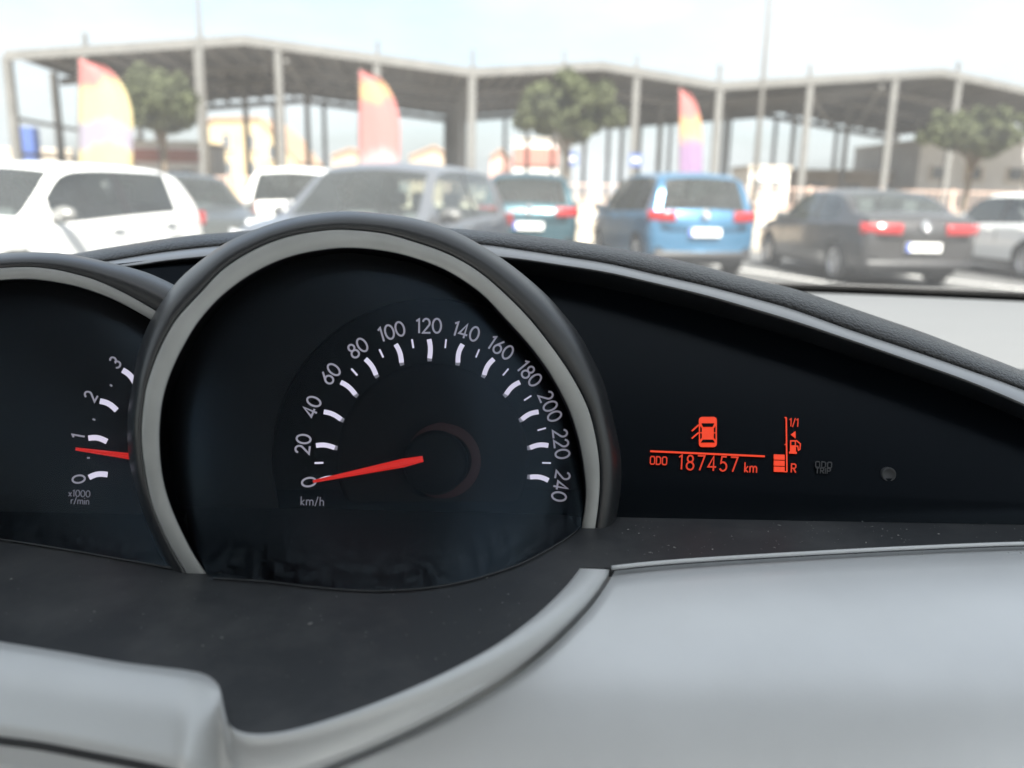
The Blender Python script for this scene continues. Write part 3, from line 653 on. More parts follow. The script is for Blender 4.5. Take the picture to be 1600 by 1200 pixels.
# lower panel right of the groove
gro = cat_rom([(a, b, 0) for a, b in [(330, 1275), (420, 1262), (452, 1238), (502, 1211), (602, 1168), (703, 1119), (795, 1063), (866, 1007), (921, 951), (951, 909), (961, 891), (972, 888.0)]], 70) + [Vector((p.x, p.y + 2.2, 0)) for p in toprc[2:]]
rows = []; n = len(gro)
for k in range(15):
    t = k / 14; row = []
    for i, p in enumerate(gro):
        bx = 300 + (p.x - 330) * 1.05; by = 1330
        px, py = p.x + (bx - p.x) * t, p.y + (by - p.y) * t
        z = zpan(py) - .0004
        row.append(onz(px, py, z))
    rows.append(row)
g = MB(); g.loft([[p - Vector((0, 0, .008)) for p in rows[0]]] + rows); cp(g, 'lower_panel', M['panel'], smooth=True)
# bright edge strip along the right shelf
edge = [onz(p.x, p.y + 1.2, SH + .0010) for p in toprc]
g = MB(); g.tube(edge, .0009, 8); cp(g, 'edge_strip', M['silver'], smooth=True)
# panel under the left groove
rows = []
gl_ = cat_rom([(-420, 1091, 0), (-200, 1124, 0), (-40, 1154, 0), (60, 1168, 0), (150, 1185, 0), (240, 1203, 0), (330, 1230, 0)], 40)
for k in range(6):
    t = k / 5; rows.append([onz(p.x, p.y + (1340 - p.y) * t, SH - .009 - .04 * t) for p in gl_])
g = MB(); g.loft([[p - Vector((0, 0, .008)) for p in rows[0]]] + rows); cp(g, 'column_cover', M['panel'], smooth=True)

# --- dust specks on the shelf -----------------------------------------------
rnd = random.Random(21); g = MB()
for k in range(330):
    px, py = (rnd.uniform(0, 900), rnd.uniform(860, 1140)) if k < 190 else (rnd.uniform(920, 1600), rnd.uniform(812, 868))
    p = onz(px, py, SH + .0004)
    if k < 190 and not (py < 1000 + px * .16 - 10 and (px < 350 or py < 1140 - max(0, px - 430) * .42)): continue
    s = rnd.choice((.00010, .00014, .00014, .00018, .00020, .00035)); a = rnd.uniform(0, 3.14); dx, dy = math.cos(a) * s, math.sin(a) * s; e = rnd.uniform(1, 3.2)
    g.add([p + Vector((-dx * e, -dy * e, 0)), p + Vector((dy, -dx, 0)), p + Vector((dx * e, dy * e, 0)), p + Vector((-dy, dx, 0)), p + Vector((0, 0, s))], [(0, 1, 4), (1, 2, 4), (2, 3, 4), (3, 0, 4)])
o = cp(g, 'dust', M['speck'], None); o['kind'] = 'stuff'; o.parent = shelf; o.location = (0, 0, 0)

# --- gauge hoods --------------------------------------------------------------
SO = [(264, 903), (240, 845), (217, 782), (202, 720), (199, 657), (205, 612), (217, 548), (237, 497), (270, 448), (300, 418), (350, 381), (400, 358), (450, 342), (500, 333), (550, 330), (600, 334), (650, 342), (700, 357), (750, 382), (800, 415), (850, 457), (880, 490), (905, 522), (927, 562), (945, 602), (960, 662), (969, 705), (971, 752), (967, 800), (962, 824)]
BO = [(298, 906), (278, 874), (257, 835), (237, 785), (226, 730), (221, 677), (226, 620), (233, 590), (250, 545), (275, 500), (312, 459), (350, 420), (400, 389), (450, 370), (500, 361), (540, 359), (600, 365), (650, 379), (700, 397), (750, 426), (800, 470), (837, 510), (875, 560), (900, 600), (920, 642), (932, 690), (937, 735), (936, 778), (930, 826)]
BI = [(331, 907), (305, 870), (280, 822), (262, 777), (252, 732), (249, 677), (254, 625), (267, 582), (287, 540), (312, 500), (350, 459), (400, 424), (450, 402), (500, 391), (545, 387), (600, 392), (650, 404), (700, 424), (750, 457), (787, 495), (825, 537), (855, 577), (878, 617), (891, 645), (905, 692), (913, 740), (915, 780), (908, 828)]
TSO = [(-372, 820), (-378, 720), (-345, 600), (-270, 500), (-170, 433), (-80, 404), (0, 396), (50, 394), (90, 395.5), (125, 400), (162, 408), (200, 417), (235, 428), (272, 445), (288, 455)]
TBO = [(-340, 830), (-345, 725), (-315, 612), (-245, 520), (-155, 456), (-70, 426), (0, 419), (40, 417), (70, 419), (100, 424), (150, 438), (200, 461), (247, 488), (264, 499)]
TBI = [(-312, 836), (-316, 730), (-288, 622), (-222, 535), (-140, 474), (-65, 445), (0, 438), (37, 436), (75, 439), (125, 449), (175, 467), (225, 493), (250, 509)]
def hood(name, so, bo, bi, dfun, k, backd, label=None):
    n = 130; so, bo, bi = [cat_rom([(a, b, 0) for a, b in c], n) for c in (so, bo, bi)]
    rows = []
    for t_, d_ in ((-.03, .008), (.005, .0045), (.012, .0014), (.022, .0006), (.045, .0001)):
        rows.append([P(a.x + (b.x - a.x) * t_, a.y + (b.y - a.y) * t_, dfun(a.x, a.y) + d_) for a, b in zip(bo, so)])
    for q in range(1, 19):
        an = q / 18 * 1.5708; t = .06 + .94 * math.sin(an) ** .62
        rows.append([P(a.x + (b.x - a.x) * t, a.y + (b.y - a.y) * t, dfun(a.x, a.y) + k * (1 - math.cos(an))) for a, b in zip(bo, so)])
    for dd in (.012, .03, .06, backd):
        row = []
        for a, b in zip(bo, so):
            d0 = dfun(a.x, a.y) + k; q = 1 - .30 * dd; row.append(P(600 + (b.x - 600) * q, 640 + (b.y - 640) * q, d0 + dd))
        rows.append(row)
    g = MB(); g.loft(rows); h = cp(g, name, M['softblack'], smooth=True)
    rows = []
    for t, dd in ((.0, .0035), (0.0, .0005), (.03, .0001), (.06, 0), (.94, 0), (.975, .0003), (1, .0012), (1, .004), (1, .012)):
        rows.append([P(b.x + (a.x - b.x) * t, b.y + (a.y - b.y) * t, dfun(b.x, b.y) + dd) for a, b in zip(bi, bo)])
    g = MB(); g.loft(rows[:-1]); cp(g, 'bezel', M['bezel'], h, smooth=True)
    rows = []
    for dd in (.0022, .02, .05, .085):
        row = []
        for a in bi:
            d0 = dfun(a.x, a.y); q = 1 - .55 * dd; row.append(P(590 + (a.x - 590) * q, 650 + (a.y - 650) * q, d0 + dd))
        rows.append(row)
    g = MB(); g.loft(rows); cp(g, 'inner_wall', M['dial'], h, smooth=True)
    return h, bi
h1, bi1 = hood('speedometer_hood', SO, BO, BI, rim_d, .026, .09)
tdf = lambda px, py: .345 + 4e-5 * (px - 100)
h2, bi2 = hood('tachometer_hood', TSO, TBO, TBI, tdf, .026, .06)

# --- lenses --------------------------------------------------------------------
M['lens'] = glass('smoked_lens', (.90, .90, .92), .007, (.42, .52, .62), .75, .30, 40, (.45, .62, .80), (SH, SH + .022, .16))  # bluish gloss and film colours stand in for reflected skylight
def lens(name, bi, bottom, dfun, inset):
    n = len(bi); bt = cat_rom([(a, b, 0) for a, b in bottom], n); rows = []
    for k in range(13):
        t = k / 12; row = []
        for a, b in zip(bi, bt):
            pa = P(a.x, a.y, dfun(a.x, a.y) + inset); pb = onz(b.x, b.y, SH + .0005)
            row.append(pb.lerp(pa, t) - fw * (.004 * math.sin(math.pi * t)))
        rows.append(row)
    g = MB(); g.loft(rows); o = cp(g, name, M['lens'], smooth=True)
    g = MB(); g.tube([p - fw * .0002 + Vector((0, 0, .0002)) for p in rows[0]], .00035, 6); cp(g, 'lens_edge', M['ghost'], o, True); return o
lens('speedometer_lens', bi1, [(334, 904), (400, 908), (424, 910), (511, 920), (592, 924), (670, 919), (730, 908), (775, 895), (814, 881), (860, 857), (890, 838), (906, 824)], rim_d, .010)
fl = [onz(a, b - 1.5, SH + .0006) for a, b in [(300, 890), (424, 909), (511, 919), (592, 923), (670, 918), (730, 907), (775, 894), (814, 880), (860, 856), (890, 837), (904, 824)]]
g = MB(); g.loft([fl, [P(a, b, .3955) * 1 for a, b in [(290 + 58 * k, 795) for k in range(11)]]]); 
for k in range(11, 22): g.v[k] = (g.v[k][0], g.v[k][1], SH + .0006)
cp(g, 'speedometer_floor', M['dial'])
tl_ = [onz(a, b - 1.5, SH + .0006) for a, b in [(-310, 815), (-100, 832), (0, 843), (60, 852), (150, 867), (257, 886)]]
g = MB(); g.loft([tl_, [Vector((p.x * 1.15, max(p.y, .385), SH + .0006)) for p in tl_]]); cp(g, 'tachometer_floor', M['dial'])
lens('tachometer_lens', bi2, [(-310, 815), (-100, 832), (0, 843), (60, 852), (150, 867), (257, 886), (300, 892)], tdf, .010)

# --- stroke lettering ------------------------------------------------------------
def arc(cx, cy, rx, ry, a0, a1, n=16): return [(cx + rx * math.cos(R(a0 + (a1 - a0) * k / n)), cy + ry * math.sin(R(a0 + (a1 - a0) * k / n))) for k in range(n + 1)]
G = {'0': (.64, [arc(.32, .5, .27, .43, 0, 360, 28)]), '1': (.36, [[(.06, .78), (.24, .90), (.24, .05)]]),
     '2': (.58, [arc(.28, .68, .22, .25, 165, -35, 14) + [(.06, .07), (.54, .07)]]),
     '3': (.56, [arc(.26, .70, .20, .22, 150, -80, 12) + arc(.26, .29, .24, .22, 80, -150, 14)]),
     '4': (.64, [[(.60, .28), (.06, .28), (.42, .92), (.42, .05)]]),
     '5': (.58, [[(.50, .92), (.18, .92), (.12, .53)] + arc(.27, .33, .24, .26, 110, -150, 14)]),
     '6': (.60, [[(.42, .93), (.10, .46)], arc(.30, .32, .24, .26, 0, 360, 24)]),
     '7': (.56, [[(.05, .92), (.52, .92), (.20, .05)]]),
     '8': (.60, [arc(.30, .71, .19, .20, 0, 360, 20), arc(.30, .28, .24, .23, 0, 360, 24)]),
     'k': (.46, [[(.07, .95), (.07, .05)], [(.40, .60), (.10, .32), (.42, .05)]]),
     'm': (.82, [[(.07, .62), (.07, .05)], arc(.25, .42, .17, .19, 180, 0, 8) + [(.42, .05)], arc(.59, .42, .17, .19, 180, 0, 8) + [(.76, .05)]]),
     'h': (.50, [[(.07, .95), (.07, .05)], arc(.25, .42, .18, .19, 180, 0, 8) + [(.43, .05)]]),
     'n': (.50, [[(.07, .62), (.07, .05)], arc(.25, .42, .18, .19, 180, 0, 8) + [(.43, .05)]]),
     'r': (.34, [[(.07, .62), (.07, .05)], arc(.25, .40, .18, .20, 180, 70, 5)]), 'i': (.16, [[(.08, .62), (.08, .05)], [(.08, .82), (.08, .92)]]),
     'x': (.46, [[(.05, .58), (.41, .05)], [(.41, .58), (.05, .05)]]), '/': (.40, [[(.05, -.02), (.35, .98)]]),
     'O': (.66, [[(.18, .93), (.46, .93), (.58, .80), (.58, .18), (.46, .05), (.18, .05), (.07, .18), (.07, .80), (.18, .93)]]),
     'D': (.64, [[(.07, .93), (.40, .93), (.56, .76), (.56, .22), (.40, .05), (.07, .05), (.07, .93)]]),
     'R': (.62, [[(.07, .05), (.07, .93), (.42, .93), (.54, .82), (.54, .60), (.42, .48), (.07, .48)], [(.30, .48), (.56, .05)]]),
     'T': (.58, [[(.03, .93), (.55, .93)], [(.29, .93), (.29, .05)]]), 'I': (.16, [[(.08, .05), (.08, .93)]]),
     'P': (.58, [[(.07, .05), (.07, .93), (.42, .93), (.54, .82), (.54, .60), (.42, .48), (.07, .48)]]), ' ': (.3, [])}
def ribbon(pts, wd):                                          # 2-D stroke outline as quads
    pts = [Vector((a, b, 0)) for a, b in pts]; clo = (pts[0] - pts[-1]).length < 1e-4; n = len(pts); L_, R_ = [], []
    for i, p in enumerate(pts):
        a = pts[i - 1] if i > 0 else (pts[-2] if clo else None); b = pts[i + 1] if i < n - 1 else (pts[1] if clo else None)
        d0 = (p - a).normalized() if a is not None else None; d1 = (b - p).normalized() if b is not None else None
        d = ((d0 or d1) + (d1 or d0)).normalized(); nn = Vector((-d.y, d.x, 0)); m0 = d0 or d1; c = max(.5, nn.dot(Vector((-m0.y, m0.x, 0))))
        L_.append(p + nn * wd / 2 / c); R_.append(p - nn * wd / 2 / c)
    vs = L_ + R_; return vs, [(i, i + 1, n + i + 1, n + i) for i in range(n - 1)]
def text_px(txt, cx, cy, ang, h, stroke, wide=1.0, gap=.06, skew=0):    # list of (verts in px, faces); ang in degrees, image-clockwise
    tot = sum(G[c][0] for c in txt) * wide + gap * (len(txt) - 1); x = -tot / 2; outl = []
    ca, sa = math.cos(R(ang)), math.sin(R(ang))
    for c in txt:
        for pl in G[c][1]:
            vs, fs = ribbon([((x + a * wide) * h, (b - .5) * h) for a, b in pl], stroke)
            outl.append(([(cx + (v.x + skew * v.y) * ca + v.y * sa, cy + (v.x + skew * v.y) * sa - v.y * ca) for v in vs], fs))
        x += G[c][0] * wide + gap
    return outl
def emit_px(items, dfun, name, m, parent, thick=.00025):
    g = MB()
    for vs, fs in items: g.add([P(a, b, dfun(a, b)) for a, b in vs], fs)
    o = cp(g, name, m, parent); solid(o, thick, 0); return o
def poly_px(pts): return (pts, [tuple(range(len(pts)))])

# --- speedometer -------------------------------------------------------------------
DD = .388
def ddial(px, py): return DD
def disc_px(cx, cy, r, n=64, sx=1): return [(cx + r * sx * math.cos(k * 6.28319 / n), cy + r * math.sin(k * 6.28319 / n)) for k in range(n)]
SC = (676, 718)
# mask plate with a round opening, then the recessed well
n = 240; ringi = disc_px(*SC, 252, n); mo_ = [(590 + (p.x - 590) * .965, 650 + (p.y - 650) * .965) for p in bi1]
def toward(a, b):                                             # where the ray from the dial centre meets the opening of the hood
    th = math.atan2(b - SC[1], a - SC[0])
    best = min(mo_ + [(330 + k * 7, 900) for k in range(82)], key=lambda p: abs((math.atan2(p[1] - SC[1], p[0] - SC[0]) - th + math.pi) % (2 * math.pi) - math.pi))
    r_ = max(256, math.hypot(best[0] - SC[0], best[1] - SC[1])); return (SC[0] + r_ * math.cos(th), SC[1] + r_ * math.sin(th))
rngo = [toward(a, b) for a, b in ringi]
g = MB(); g.loft([[P(a, b, DD - .004) for a, b in ringi] + [P(*ringi[0], DD - .004)], [P(a, b, DD - .004) for a, b in rngo + [rngo[0]]]])
mask = cp(g, 'dial_mask', M['dial'])
g = MB(); g.loft([[P(a, b, DD - .0042) for a, b in ringi + [ringi[0]]], [P(a, b, DD + .0012) for a, b in disc_px(SC[0], SC[1], 249, n) + [disc_px(SC[0], SC[1], 249, n)[0]]]]); cp(g, 'opening_ring', M['well'], mask, True)
g = MB(); g.add([P(a, b, DD + .001) for a, b in disc_px(*SC, 256, 80)], [tuple(range(80))]); speedo = cp(g, 'speedometer_dial', M['well'])
g = MB(); g.loft([[P(a, b, DD + q) for a, b in disc_px(*SC, rr, 80) + [disc_px(*SC, rr, 80)[0]]] for rr, q in ((150, -.0004), (146, -.0016), (142, -.0018), (60, -.0018))]); cp(g, 'inner_disc', mat('inner_disc', (.0055, .0046, .0046), .7, spec=.15), speedo, True)
def dpt(r, th, c=SC, ex=.972, sk=-.03): return (c[0] + r * (math.cos(R(th)) * ex + math.sin(R(th)) * sk), c[1] - r * math.sin(R(th)))
def tick_px(th, ra, rb, wd, c=SC, bow=0):
    pts = []
    for k in range(6):
        t = k / 5; r = ra + (rb - ra) * t; pts.append(dpt(r, th + bow * math.sin(math.pi * t), c))
    vs, fs = ribbon(pts, wd); return ([(v.x, v.y) for v in vs], fs)
for i in range(13):
    th = 190 - i * 200 / 12; v = i * 20
    bow = -.8 if i < 6 else (.9 if i > 6 else -.6)
    emit_px([tick_px(th, 158, 188, 7.4 if i else 4, bow=bow)], lambda a, b: DD - .003, 'tick', M['tick'], speedo)
    emit_px([tick_px(th, 153.5, 158, 6.8 if i else 4)], lambda a, b: DD - .0028, 'tick_end', M['numdim'], speedo)
    if i < 12 and i not in (1, 2): emit_px([tick_px(th - 8.333, 176, 190, 2.4 if i > 5 else 2.9)], lambda a, b: DD - .003, 'minor_tick', M['tick'], speedo)
    cx, cy = dpt(209 if i else 203, th if i not in (0, 12) else (th + 0.0 if i == 0 else th - 1.5))
    emit_px(text_px(str(v), cx, cy, 90 - th, 25.5, 2.9, .95, .06), lambda a, b: DD - .0028, 'numeral', M['num'], speedo)
emit_px(text_px('km/h', 488, 783, 2, 15, 1.5, 1, .1), lambda a, b: DD - .0028, 'unit_print', M['numdim'], speedo)
# needle: a shallow wedge
def needle(tip, base, wt_, wm_, wb_, c3, d0):
    t, b = Vector((*tip, 0)), Vector((*base, 0)); d = (t - b).normalized(); nn = Vector((-d.y, d.x, 0)); m_ = b.lerp(t, c3)
    ol = [t + nn * wt_ / 2, t - nn * wt_ / 2, m_ - nn * wm_ / 2, b - nn * wb_ / 2, b + nn * wb_ / 2, m_ + nn * wm_ / 2]
    g = MB(); lo = [P(p.x, p.y, d0) for p in ol]; n_ = 6; hi = [P((p.x + q.x) / 2, (p.y + q.y) / 2, d0 - .0016) for p, q in zip(ol, [t, t, m_, b, b, m_])]
    g.add(lo + hi, [tuple(range(6))[::-1], tuple(range(6, 12))] + [(k, (k + 1) % 6, 6 + (k + 1) % 6, 6 + k) for k in range(6)])
    return g
cp(needle((489, 752.5), (661, 717), 4.5, 14, 9.5, .18, DD - .0118), 'needle', M['needle'], speedo)
ax = -fw
g = MB(); g.lathe(P(681, 722, DD - .001), ax, [(.0150, 0), (.0146, .0065), (.0125, .0085), (0, .009)], 48); cp(g, 'needle_hub', M['well'], speedo, True)
g = MB(); g.lathe(P(693, 720, DD - .0014), ax, [(.0130, .0006), (.0172, .0006), (.0178, 0)], 48); cp(g, 'hub_glow_ring', M['glowred'], speedo, True)  # added ring paints the red light leaking out around the hub
# --- tachometer ----------------------------------------------------------------------
TD = .372; TC = (321, 718)
tp_ = [(p.x, p.y + 2) for p in bi2[6:]] + [(262, 540), (262, 830), (-325, 830)]
g = MB(); g.add([P(a, b, TD + .002) for a, b in tp_], [tuple(range(len(tp_)))]); tach = cp(g, 'tachometer_dial', M['dial'])
for i in range(4):
    th = 188.5 - i * 18.6
    emit_px([tick_px(th, 160, 190, 8.5, TC, -1.0)], lambda a, b: TD - .002, 'tick', M['tick'], tach)
    emit_px([tick_px(th - 9.3, 186, 190, 2.6, TC)], lambda a, b: TD - .002, 'minor_tick', M['num'], tach)
    cx, cy = dpt(207, th, TC); emit_px(text_px(str(i), cx, cy, 90 - th, 22.5, 2.6, .95), lambda a, b: TD - .002, 'numeral', M['num'], tach)
emit_px(text_px('x1000', 124, 771, 3, 11.5, 1.2, 1, .06) + text_px('r/min', 125, 782.5, 3, 11.5, 1.2, 1, .08), lambda a, b: TD - .002, 'unit_print', M['numdim'], tach)
cp(needle((118, 701.5), (236, 717.5), 5, 10.5, 10, .2, TD - .005), 'needle', M['needle'], tach)

# --- trip display -----------------------------------------------------------------------
def dd_(px, py): return .383 + (805 - py) * .000152
n = 40; rows = []
LIPB = [(-300, 470), (-150, 432), (0, 428), (100, 424), (205, 416), (260, 408), (330, 401), (420, 396), (540, 393), (660, 394), (787, 403), (875, 415), (950, 427), (1025, 444), (1100, 462), (1170, 482), (1240, 503), (1330, 533), (1420, 564), (1510, 596), (1600, 634), (1750, 705), (1900, 800), (1985, 900)]
LIPG = [(-300, 462), (-150, 424), (0, 420), (100, 417), (165, 409), (250, 395), (337, 385), (420, 379), (540, 375), (660, 376), (750, 382), (800, 388.5), (875, 400), (950, 412), (1025, 429), (1100, 446), (1170, 464), (1240, 484), (1330, 516), (1420, 546), (1510, 577), (1600, 610), (1750, 675), (1900, 770), (1995, 890)]
PADT = [(-300, 452), (-150, 414), (0, 409), (107, 397.5), (150, 390), (200, 382), (250, 374), (300, 367.5), (350, 363.5), (420, 358), (540, 353), (640, 353), (700, 356), (750, 360), (800, 365), (875, 374), (950, 385), (1025, 399), (1100, 416), (1160, 432), (1240, 451), (1307, 473), (1375, 496), (1442, 519), (1510, 545), (1600, 580), (1750, 645), (1900, 740), (2010, 870)]
nb = 220
lb, lg, pt = [cat_rom([(a, b, 0) for a, b in c], nb) for c in (LIPB, LIPG, PADT)]
# align by image column
def bycol(c, px):
    for i in range(len(c) - 1):
        if c[i].x <= px <= c[i + 1].x: t = (px - c[i].x) / max(c[i + 1].x - c[i].x, 1e-6); return c[i].lerp(c[i + 1], t)
    return c[0] if px < c[0].x else c[-1]
cols = [-290 + k * (1980 + 290) / (nb - 1) for k in range(nb)]
LB = [bycol(lb, x) for x in cols]; LG = [bycol(lg, x + 6) for x in cols]; PT = [bycol(pt, x + 12) for x in cols]
def ldep(px): return .440 - .030 * smooth(400, 1250, px) - .032 * smooth(1000, 2000, px) - .02 * smooth(200, -300, px) * 0
dl = []
for t in range(9):
    row = []
    for k in range(60):
        px = 40 + k * (1900 - 40) / 59; top = bycol(lb, px).y - 6; py = 806 + (top - 806) * t / 8; row.append(P(px, py, dd_(px, py)))
    dl.append(row)
g = MB(); g.loft([[p - Vector((0, 0, .02)) for p in dl[0]]] + dl); disp = cp(g, 'trip_display', M['dispblack'], smooth=True)
de = lambda a, b: dd_(a, b) - .0012
emit_px([ribbon([(1016, 705.5), (1195, 713.5)], 2.6)], lambda a, b: dd_(a, b) - .0012, 'underline', M['lcd'], disp) if False else None
def rib(pts, w_): vs, fs = ribbon(pts, w_); return ([(v.x, v.y) for v in vs], fs)
emit_px([rib([(1016, 705), (1195, 713)], 2.6)], de, 'underline', M['lcd'], disp)
emit_px(text_px('ODO', 1029, 719.5, 2.5, 13.5, 1.7, .98, .06), de, 'odometer_caption', M['lcddim'], disp)
emit_px(text_px('187457', 1106.5, 723.5, 2.5, 26, 2.3, .88, .14), de, 'odometer_reading', M['lcddim'], disp)
emit_px(text_px('km', 1173, 730.5, 2.5, 17, 1.9, .88, .07), de, 'odometer_unit', M['lcddim'], disp)
# open-door car symbol
def rr_px(x0, x1, y0, y1, r):
    pts = []
    for cx, cy, a0 in ((x1 - r, y1 - r, 0), (x0 + r, y1 - r, 90), (x0 + r, y0 + r, 180), (x1 - r, y0 + r, 270)):
        pts += [(cx + r * math.cos(R(a0 + k * 22.5)), cy + r * math.sin(R(a0 + k * 22.5))) for k in range(5)]
    return pts
sym = emit_px([poly_px(rr_px(1092, 1120, 651.5, 698.5, 5))], de, 'open_door_symbol', M['lcd'], disp)
dk = lambda a, b: dd_(a, b) - .0017
emit_px([poly_px([(1096, 661.5), (1116, 661.5), (1113.5, 667), (1098.5, 667)]), poly_px([(1098, 687), (1114, 687), (1117, 691.5), (1095, 691.5)]),
         poly_px([(1094, 666), (1096.6, 669), (1096.6, 675), (1094, 675.5)]), poly_px([(1094, 677), (1096.6, 677.5), (1096.6, 684), (1094, 687)]),
         poly_px([(1115.4, 669), (1118, 666), (1118, 675.5), (1115.4, 675)]), poly_px([(1115.4, 677.5), (1118, 677), (1118, 687), (1115.4, 684)])], dk, 'symbol_window', M['dispblack'], disp)
emit_px([rib([(1081, 673.5), (1091.5, 664)], 2.2), rib([(1081, 685), (1091.5, 676)], 2.2)], de, 'open_door_line', M['lcd'], disp)
emit_px([rib([(1228.5, 653), (1229.5, 737)], 2.0), rib([(1226, 652.5), (1229, 652.5)], 1.6), rib([(1226, 694.5), (1229, 694.5)], 1.6), rib([(1226, 737), (1230, 737)], 1.6)], de, 'fuel_scale', M['lcd'], disp)
emit_px(text_px('1/1', 1240.5, 660, 2.5, 14, 1.6, .95, .02), de, 'fuel_full_mark', M['lcddim'], disp)
emit_px(text_px('R', 1240, 731.5, 2.5, 15, 1.9, .95), de, 'fuel_reserve_mark', M['lcddim'], disp)
emit_px([poly_px([(1235.5, 679), (1243, 673.5), (1243, 685)])], de, 'filler_arrow', M['lcd'], disp)
for y0_ in (710, 719.5, 729):
    emit_px([poly_px([(1209, y0_), (1226, y0_ + .6), (1226, y0_ + 8.6), (1209, y0_ + 8)])], de, 'fuel_bar', M['lcd'], disp)
emit_px([poly_px([(1233, 708.5), (1233, 705.5), (1234.5, 705.5), (1234.5, 688), (1243.5, 688), (1243.5, 706), (1245, 706), (1245, 709)])], de, 'fuel_pump_symbol', M['lcd'], disp)
emit_px([poly_px([(1236.5, 690), (1241.8, 690), (1241.8, 695.5), (1236.5, 695.5)])], dk, 'pump_window', M['dispblack'], disp)
emit_px([rib([(1244, 688), (1250.5, 693.5), (1250, 702), (1247.5, 703.5), (1246.5, 697), (1244, 697)], 1.5)], de, 'pump_hose', M['lcd'], disp)
emit_px(text_px('ODO', 1287, 726, 3, 10, 1.5, 1.25, .12) + text_px('TRIP', 1286, 735.5, 3, 9.5, 1.5, 1.1, .12), de, 'ghost_print', M['ghost'], disp)
bc = P(1387, 741, dd_(1387, 741)); g = MB(); g.lathe(bc, ax, [(.0034, -.001), (.0034, .0012), (.0030, .0016), (.0024, .0010), (0, .0010)], 28); cp(g, 'trip_button', M['ghost'], disp, True)

# --- brow: lip and grained pad -------------------------------------------------------------
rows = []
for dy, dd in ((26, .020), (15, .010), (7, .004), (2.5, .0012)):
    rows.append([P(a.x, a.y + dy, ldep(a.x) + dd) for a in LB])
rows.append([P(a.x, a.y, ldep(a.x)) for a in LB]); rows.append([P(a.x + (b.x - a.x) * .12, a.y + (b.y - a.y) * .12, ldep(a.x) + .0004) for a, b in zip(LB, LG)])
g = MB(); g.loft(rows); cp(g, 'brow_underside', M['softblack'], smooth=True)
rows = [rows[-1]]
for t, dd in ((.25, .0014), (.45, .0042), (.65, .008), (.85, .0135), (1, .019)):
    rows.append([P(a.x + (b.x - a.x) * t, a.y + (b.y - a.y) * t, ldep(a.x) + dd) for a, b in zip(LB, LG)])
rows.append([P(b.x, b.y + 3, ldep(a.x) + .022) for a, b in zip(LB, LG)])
g = MB(); g.loft(rows); cp(g, 'brow_lip_sheen', M['lip'], smooth=True)  # lip top coloured lighter than the underside to carry the sheen
rows = [[P(b.x, b.y + 4, ldep(a.x) + .024) for a, b in zip(LB, LG)], [P(b.x, b.y + .8, ldep(a.x) + .0205) for a, b in zip(LB, LG)]]
for q in range(1, 15):
    an = q / 14 * 1.5708; t = math.sin(an)
    rows.append([P(b.x + (c.x - b.x) * t, b.y + (c.y - b.y) * t, ldep(a.x) + .0195 + .040 * (1 - math.cos(an)) ) for a, b, c in zip(LB, LG, PT)])
for dd, dz in ((.02, .002), (.05, .012), (.10, .040), (.16, .08)):
    rows.append([P(c.x, c.y, ldep(a.x) + .0595) + Vector((0, dd, -dz - dd * .02)) for a, c in zip(LB, PT)])
g = MB(); g.loft(rows); cp(g, 'brow_pad', M['grained'], smooth=True)

# --- dash top, windscreen and cabin shell ---------------------------------------------------
XL, XR = -.66, .78; DZ = 1.190
rows = []
for y, z in ((.47, DZ - .03), (.475, DZ - .006), (.50, DZ), (.70, DZ + .002), (.90, DZ + .001), (1.02, DZ - .001), (1.05, DZ - .006), (1.06, DZ - .03)):
    rows.append([Vector((XL + (XR - XL) * k / 30, y + (-.13 * ((k / 15 - 1) ** 2) if y > .8 else 0), z)) for k in range(31)])
g = MB(); g.loft(rows); dt = cp(g, 'dash_top', M['dashtop'], smooth=True)
def wrow(y0, z0, xl, xr, bowy): return [Vector((xl + (xr - xl) * k / 24, y0 - bowy * ((k / 12 - 1) ** 2), z0)) for k in range(25)]
rows = [wrow(1.075, 1.180, XL - .04, XR + .04, .13), wrow(.88, 1.305, XL, XR, .12), wrow(.65, 1.435, XL + .04, XR - .04, .11), wrow(.42, 1.545, XL + .08, XR - .08, .10), wrow(.20, 1.625, XL + .11, XR - .11, .09)]
M['windscreen'] = glass('windscreen_glass', (.93, .955, .95), .074, (.85, .87, .88), .6, 0, 14)  # diffuse film puts the milky veil of glare and haze over the view
g = MB(); g.loft(rows); ws = cp(g, 'windscreen', M['windscreen'], smooth=True)
g = MB(); g.loft([[p + Vector((0, -.012, -.02)) for p in rows[0]], [p + Vector((0, -.014, .0140)) for p in rows[0]], [p + Vector((0, -.020, .0148)) for p in rows[0]]]); solid(cp(g, 'windscreen_border', M['trimblack'], smooth=True), .003)
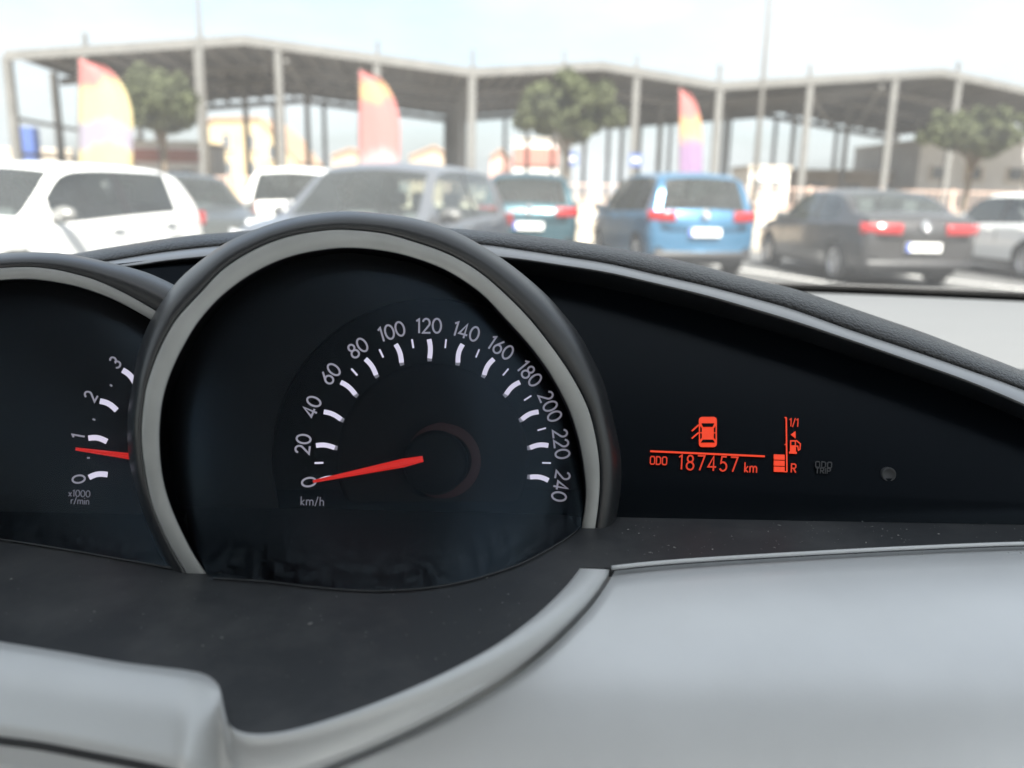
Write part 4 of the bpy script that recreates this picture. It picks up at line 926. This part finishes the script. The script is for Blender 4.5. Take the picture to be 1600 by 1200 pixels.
# roof with headliner
head = rows[-1]; rr = [head]
for y, z, xi in ((.0, 1.645, .10), (-.6, 1.665, .09), (-1.2, 1.655, .10), (-1.9, 1.60, .13)):
    rr.append([Vector((XL + xi + (XR - XL - 2 * xi) * k / 24, y, z - .03 * ((k / 12 - 1) ** 2))) for k in range(25)])
g = MB(); g.loft(rr); solid(cp(g, 'headliner', M['headliner'], smooth=True), .012, 1)
g = MB(); g.loft([[p + Vector((0, .0, .024)) for p in r_] for r_ in rr]); solid(cp(g, 'roof', M['own_paint'], smooth=True), .006, 1)
for sx, x0, x1 in ((-1, XL - .03, XL + .12), (1, XR + .03, XR - .12)):
    g = MB(); g.tube([(x0, .95, 1.16), ((x0 + x1) / 2, .60, 1.42), (x1, .12, 1.605)], [.05, .045, .045], 10); cp(g, 'windscreen_pillar', M['headliner'], smooth=True)
    g = MB(); g.tube([(x0 - sx * .0, -.75, 1.02), ((x0 + x1) / 2, -.78, 1.38), (x1, -.8, 1.61)], [.06, .05, .05], 10); cp(g, 'door_pillar', M['headliner'], smooth=True)
    g = MB(); g.tube([(x0, -1.9, 1.02), ((x0 + x1) / 2, -1.88, 1.36), (x1, -1.85, 1.58)], [.10, .09, .08], 10); cp(g, 'rear_pillar', M['headliner'], smooth=True)
    xa = x0 + sx * .07
    g = MB(); g.box(min(xa, xa - sx * .08), max(xa, xa - sx * .08), -2.0, 1.0, .30, 1.04); cp(g, 'door_panel', M['own_paint'])
    g = MB(); g.loft([[Vector((xa - sx * .03, .72, 1.03)), Vector((xa - sx * .03, -1.85, 1.03))], [Vector((x1, .20, 1.59)), Vector((x1, -1.8, 1.58))]]); cp(g, 'side_glass', glass('side_glass', (.92, .95, .93)))
g = MB(); g.box(XL, XR, -2.1, -2.0, .30, 1.05); cp(g, 'tailgate', M['own_paint'])
g = MB(); g.box(XL, XR, -2.0, .95, .28, .32); cp(g, 'cabin_floor', M['headliner'])  # unseen floor, made pale to bounce sunlight up into the cabin
g = MB(); g.box(XL + .02, XR - .02, .30, .42, .60, 1.06); cp(g, 'dash_front', M['trimblack'])
rows = [[Vector((x, y, z)) for x in [.30 + .02 * k for k in range(25)]] for y, z in ((.50, DZ + .0005), (.46, DZ - .004), (.43, DZ - .02), (.41, DZ - .06), (.40, 1.08), (.395, 1.0), (.42, .80))]
g = MB(); g.loft(rows); cp(g, 'passenger_dash', M['panel'], smooth=True)
# bonnet ahead of the windscreen
rows = []
for y, z in ((1.09, 1.10), (1.25, 1.06), (1.6, .97), (1.85, .86), (1.98, .70), (2.0, .40)):
    rows.append([Vector((XL - .03 + (XR - XL + .06) * k / 16, y - .12 * ((k / 8 - 1) ** 2), z - .05 * ((k / 8 - 1) ** 4))) for k in range(17)])
g = MB(); g.loft(rows); solid(cp(g, 'bonnet', M['own_paint'], smooth=True), .01)
for sx, cx in ((-1, XL), (1, XR)):
    for cy in (1.2, -1.5):
        g = MB(); g.lathe((cx - sx * .04, cy, .32), (1, 0, 0), [(.2, -.1), (.30, -.1), (.32, -.06), (.32, .06), (.30, .1), (.2, .1), (.18, .03), (0, .03)], 24); cp(g, 'wheel', M['rubber'], smooth=True)
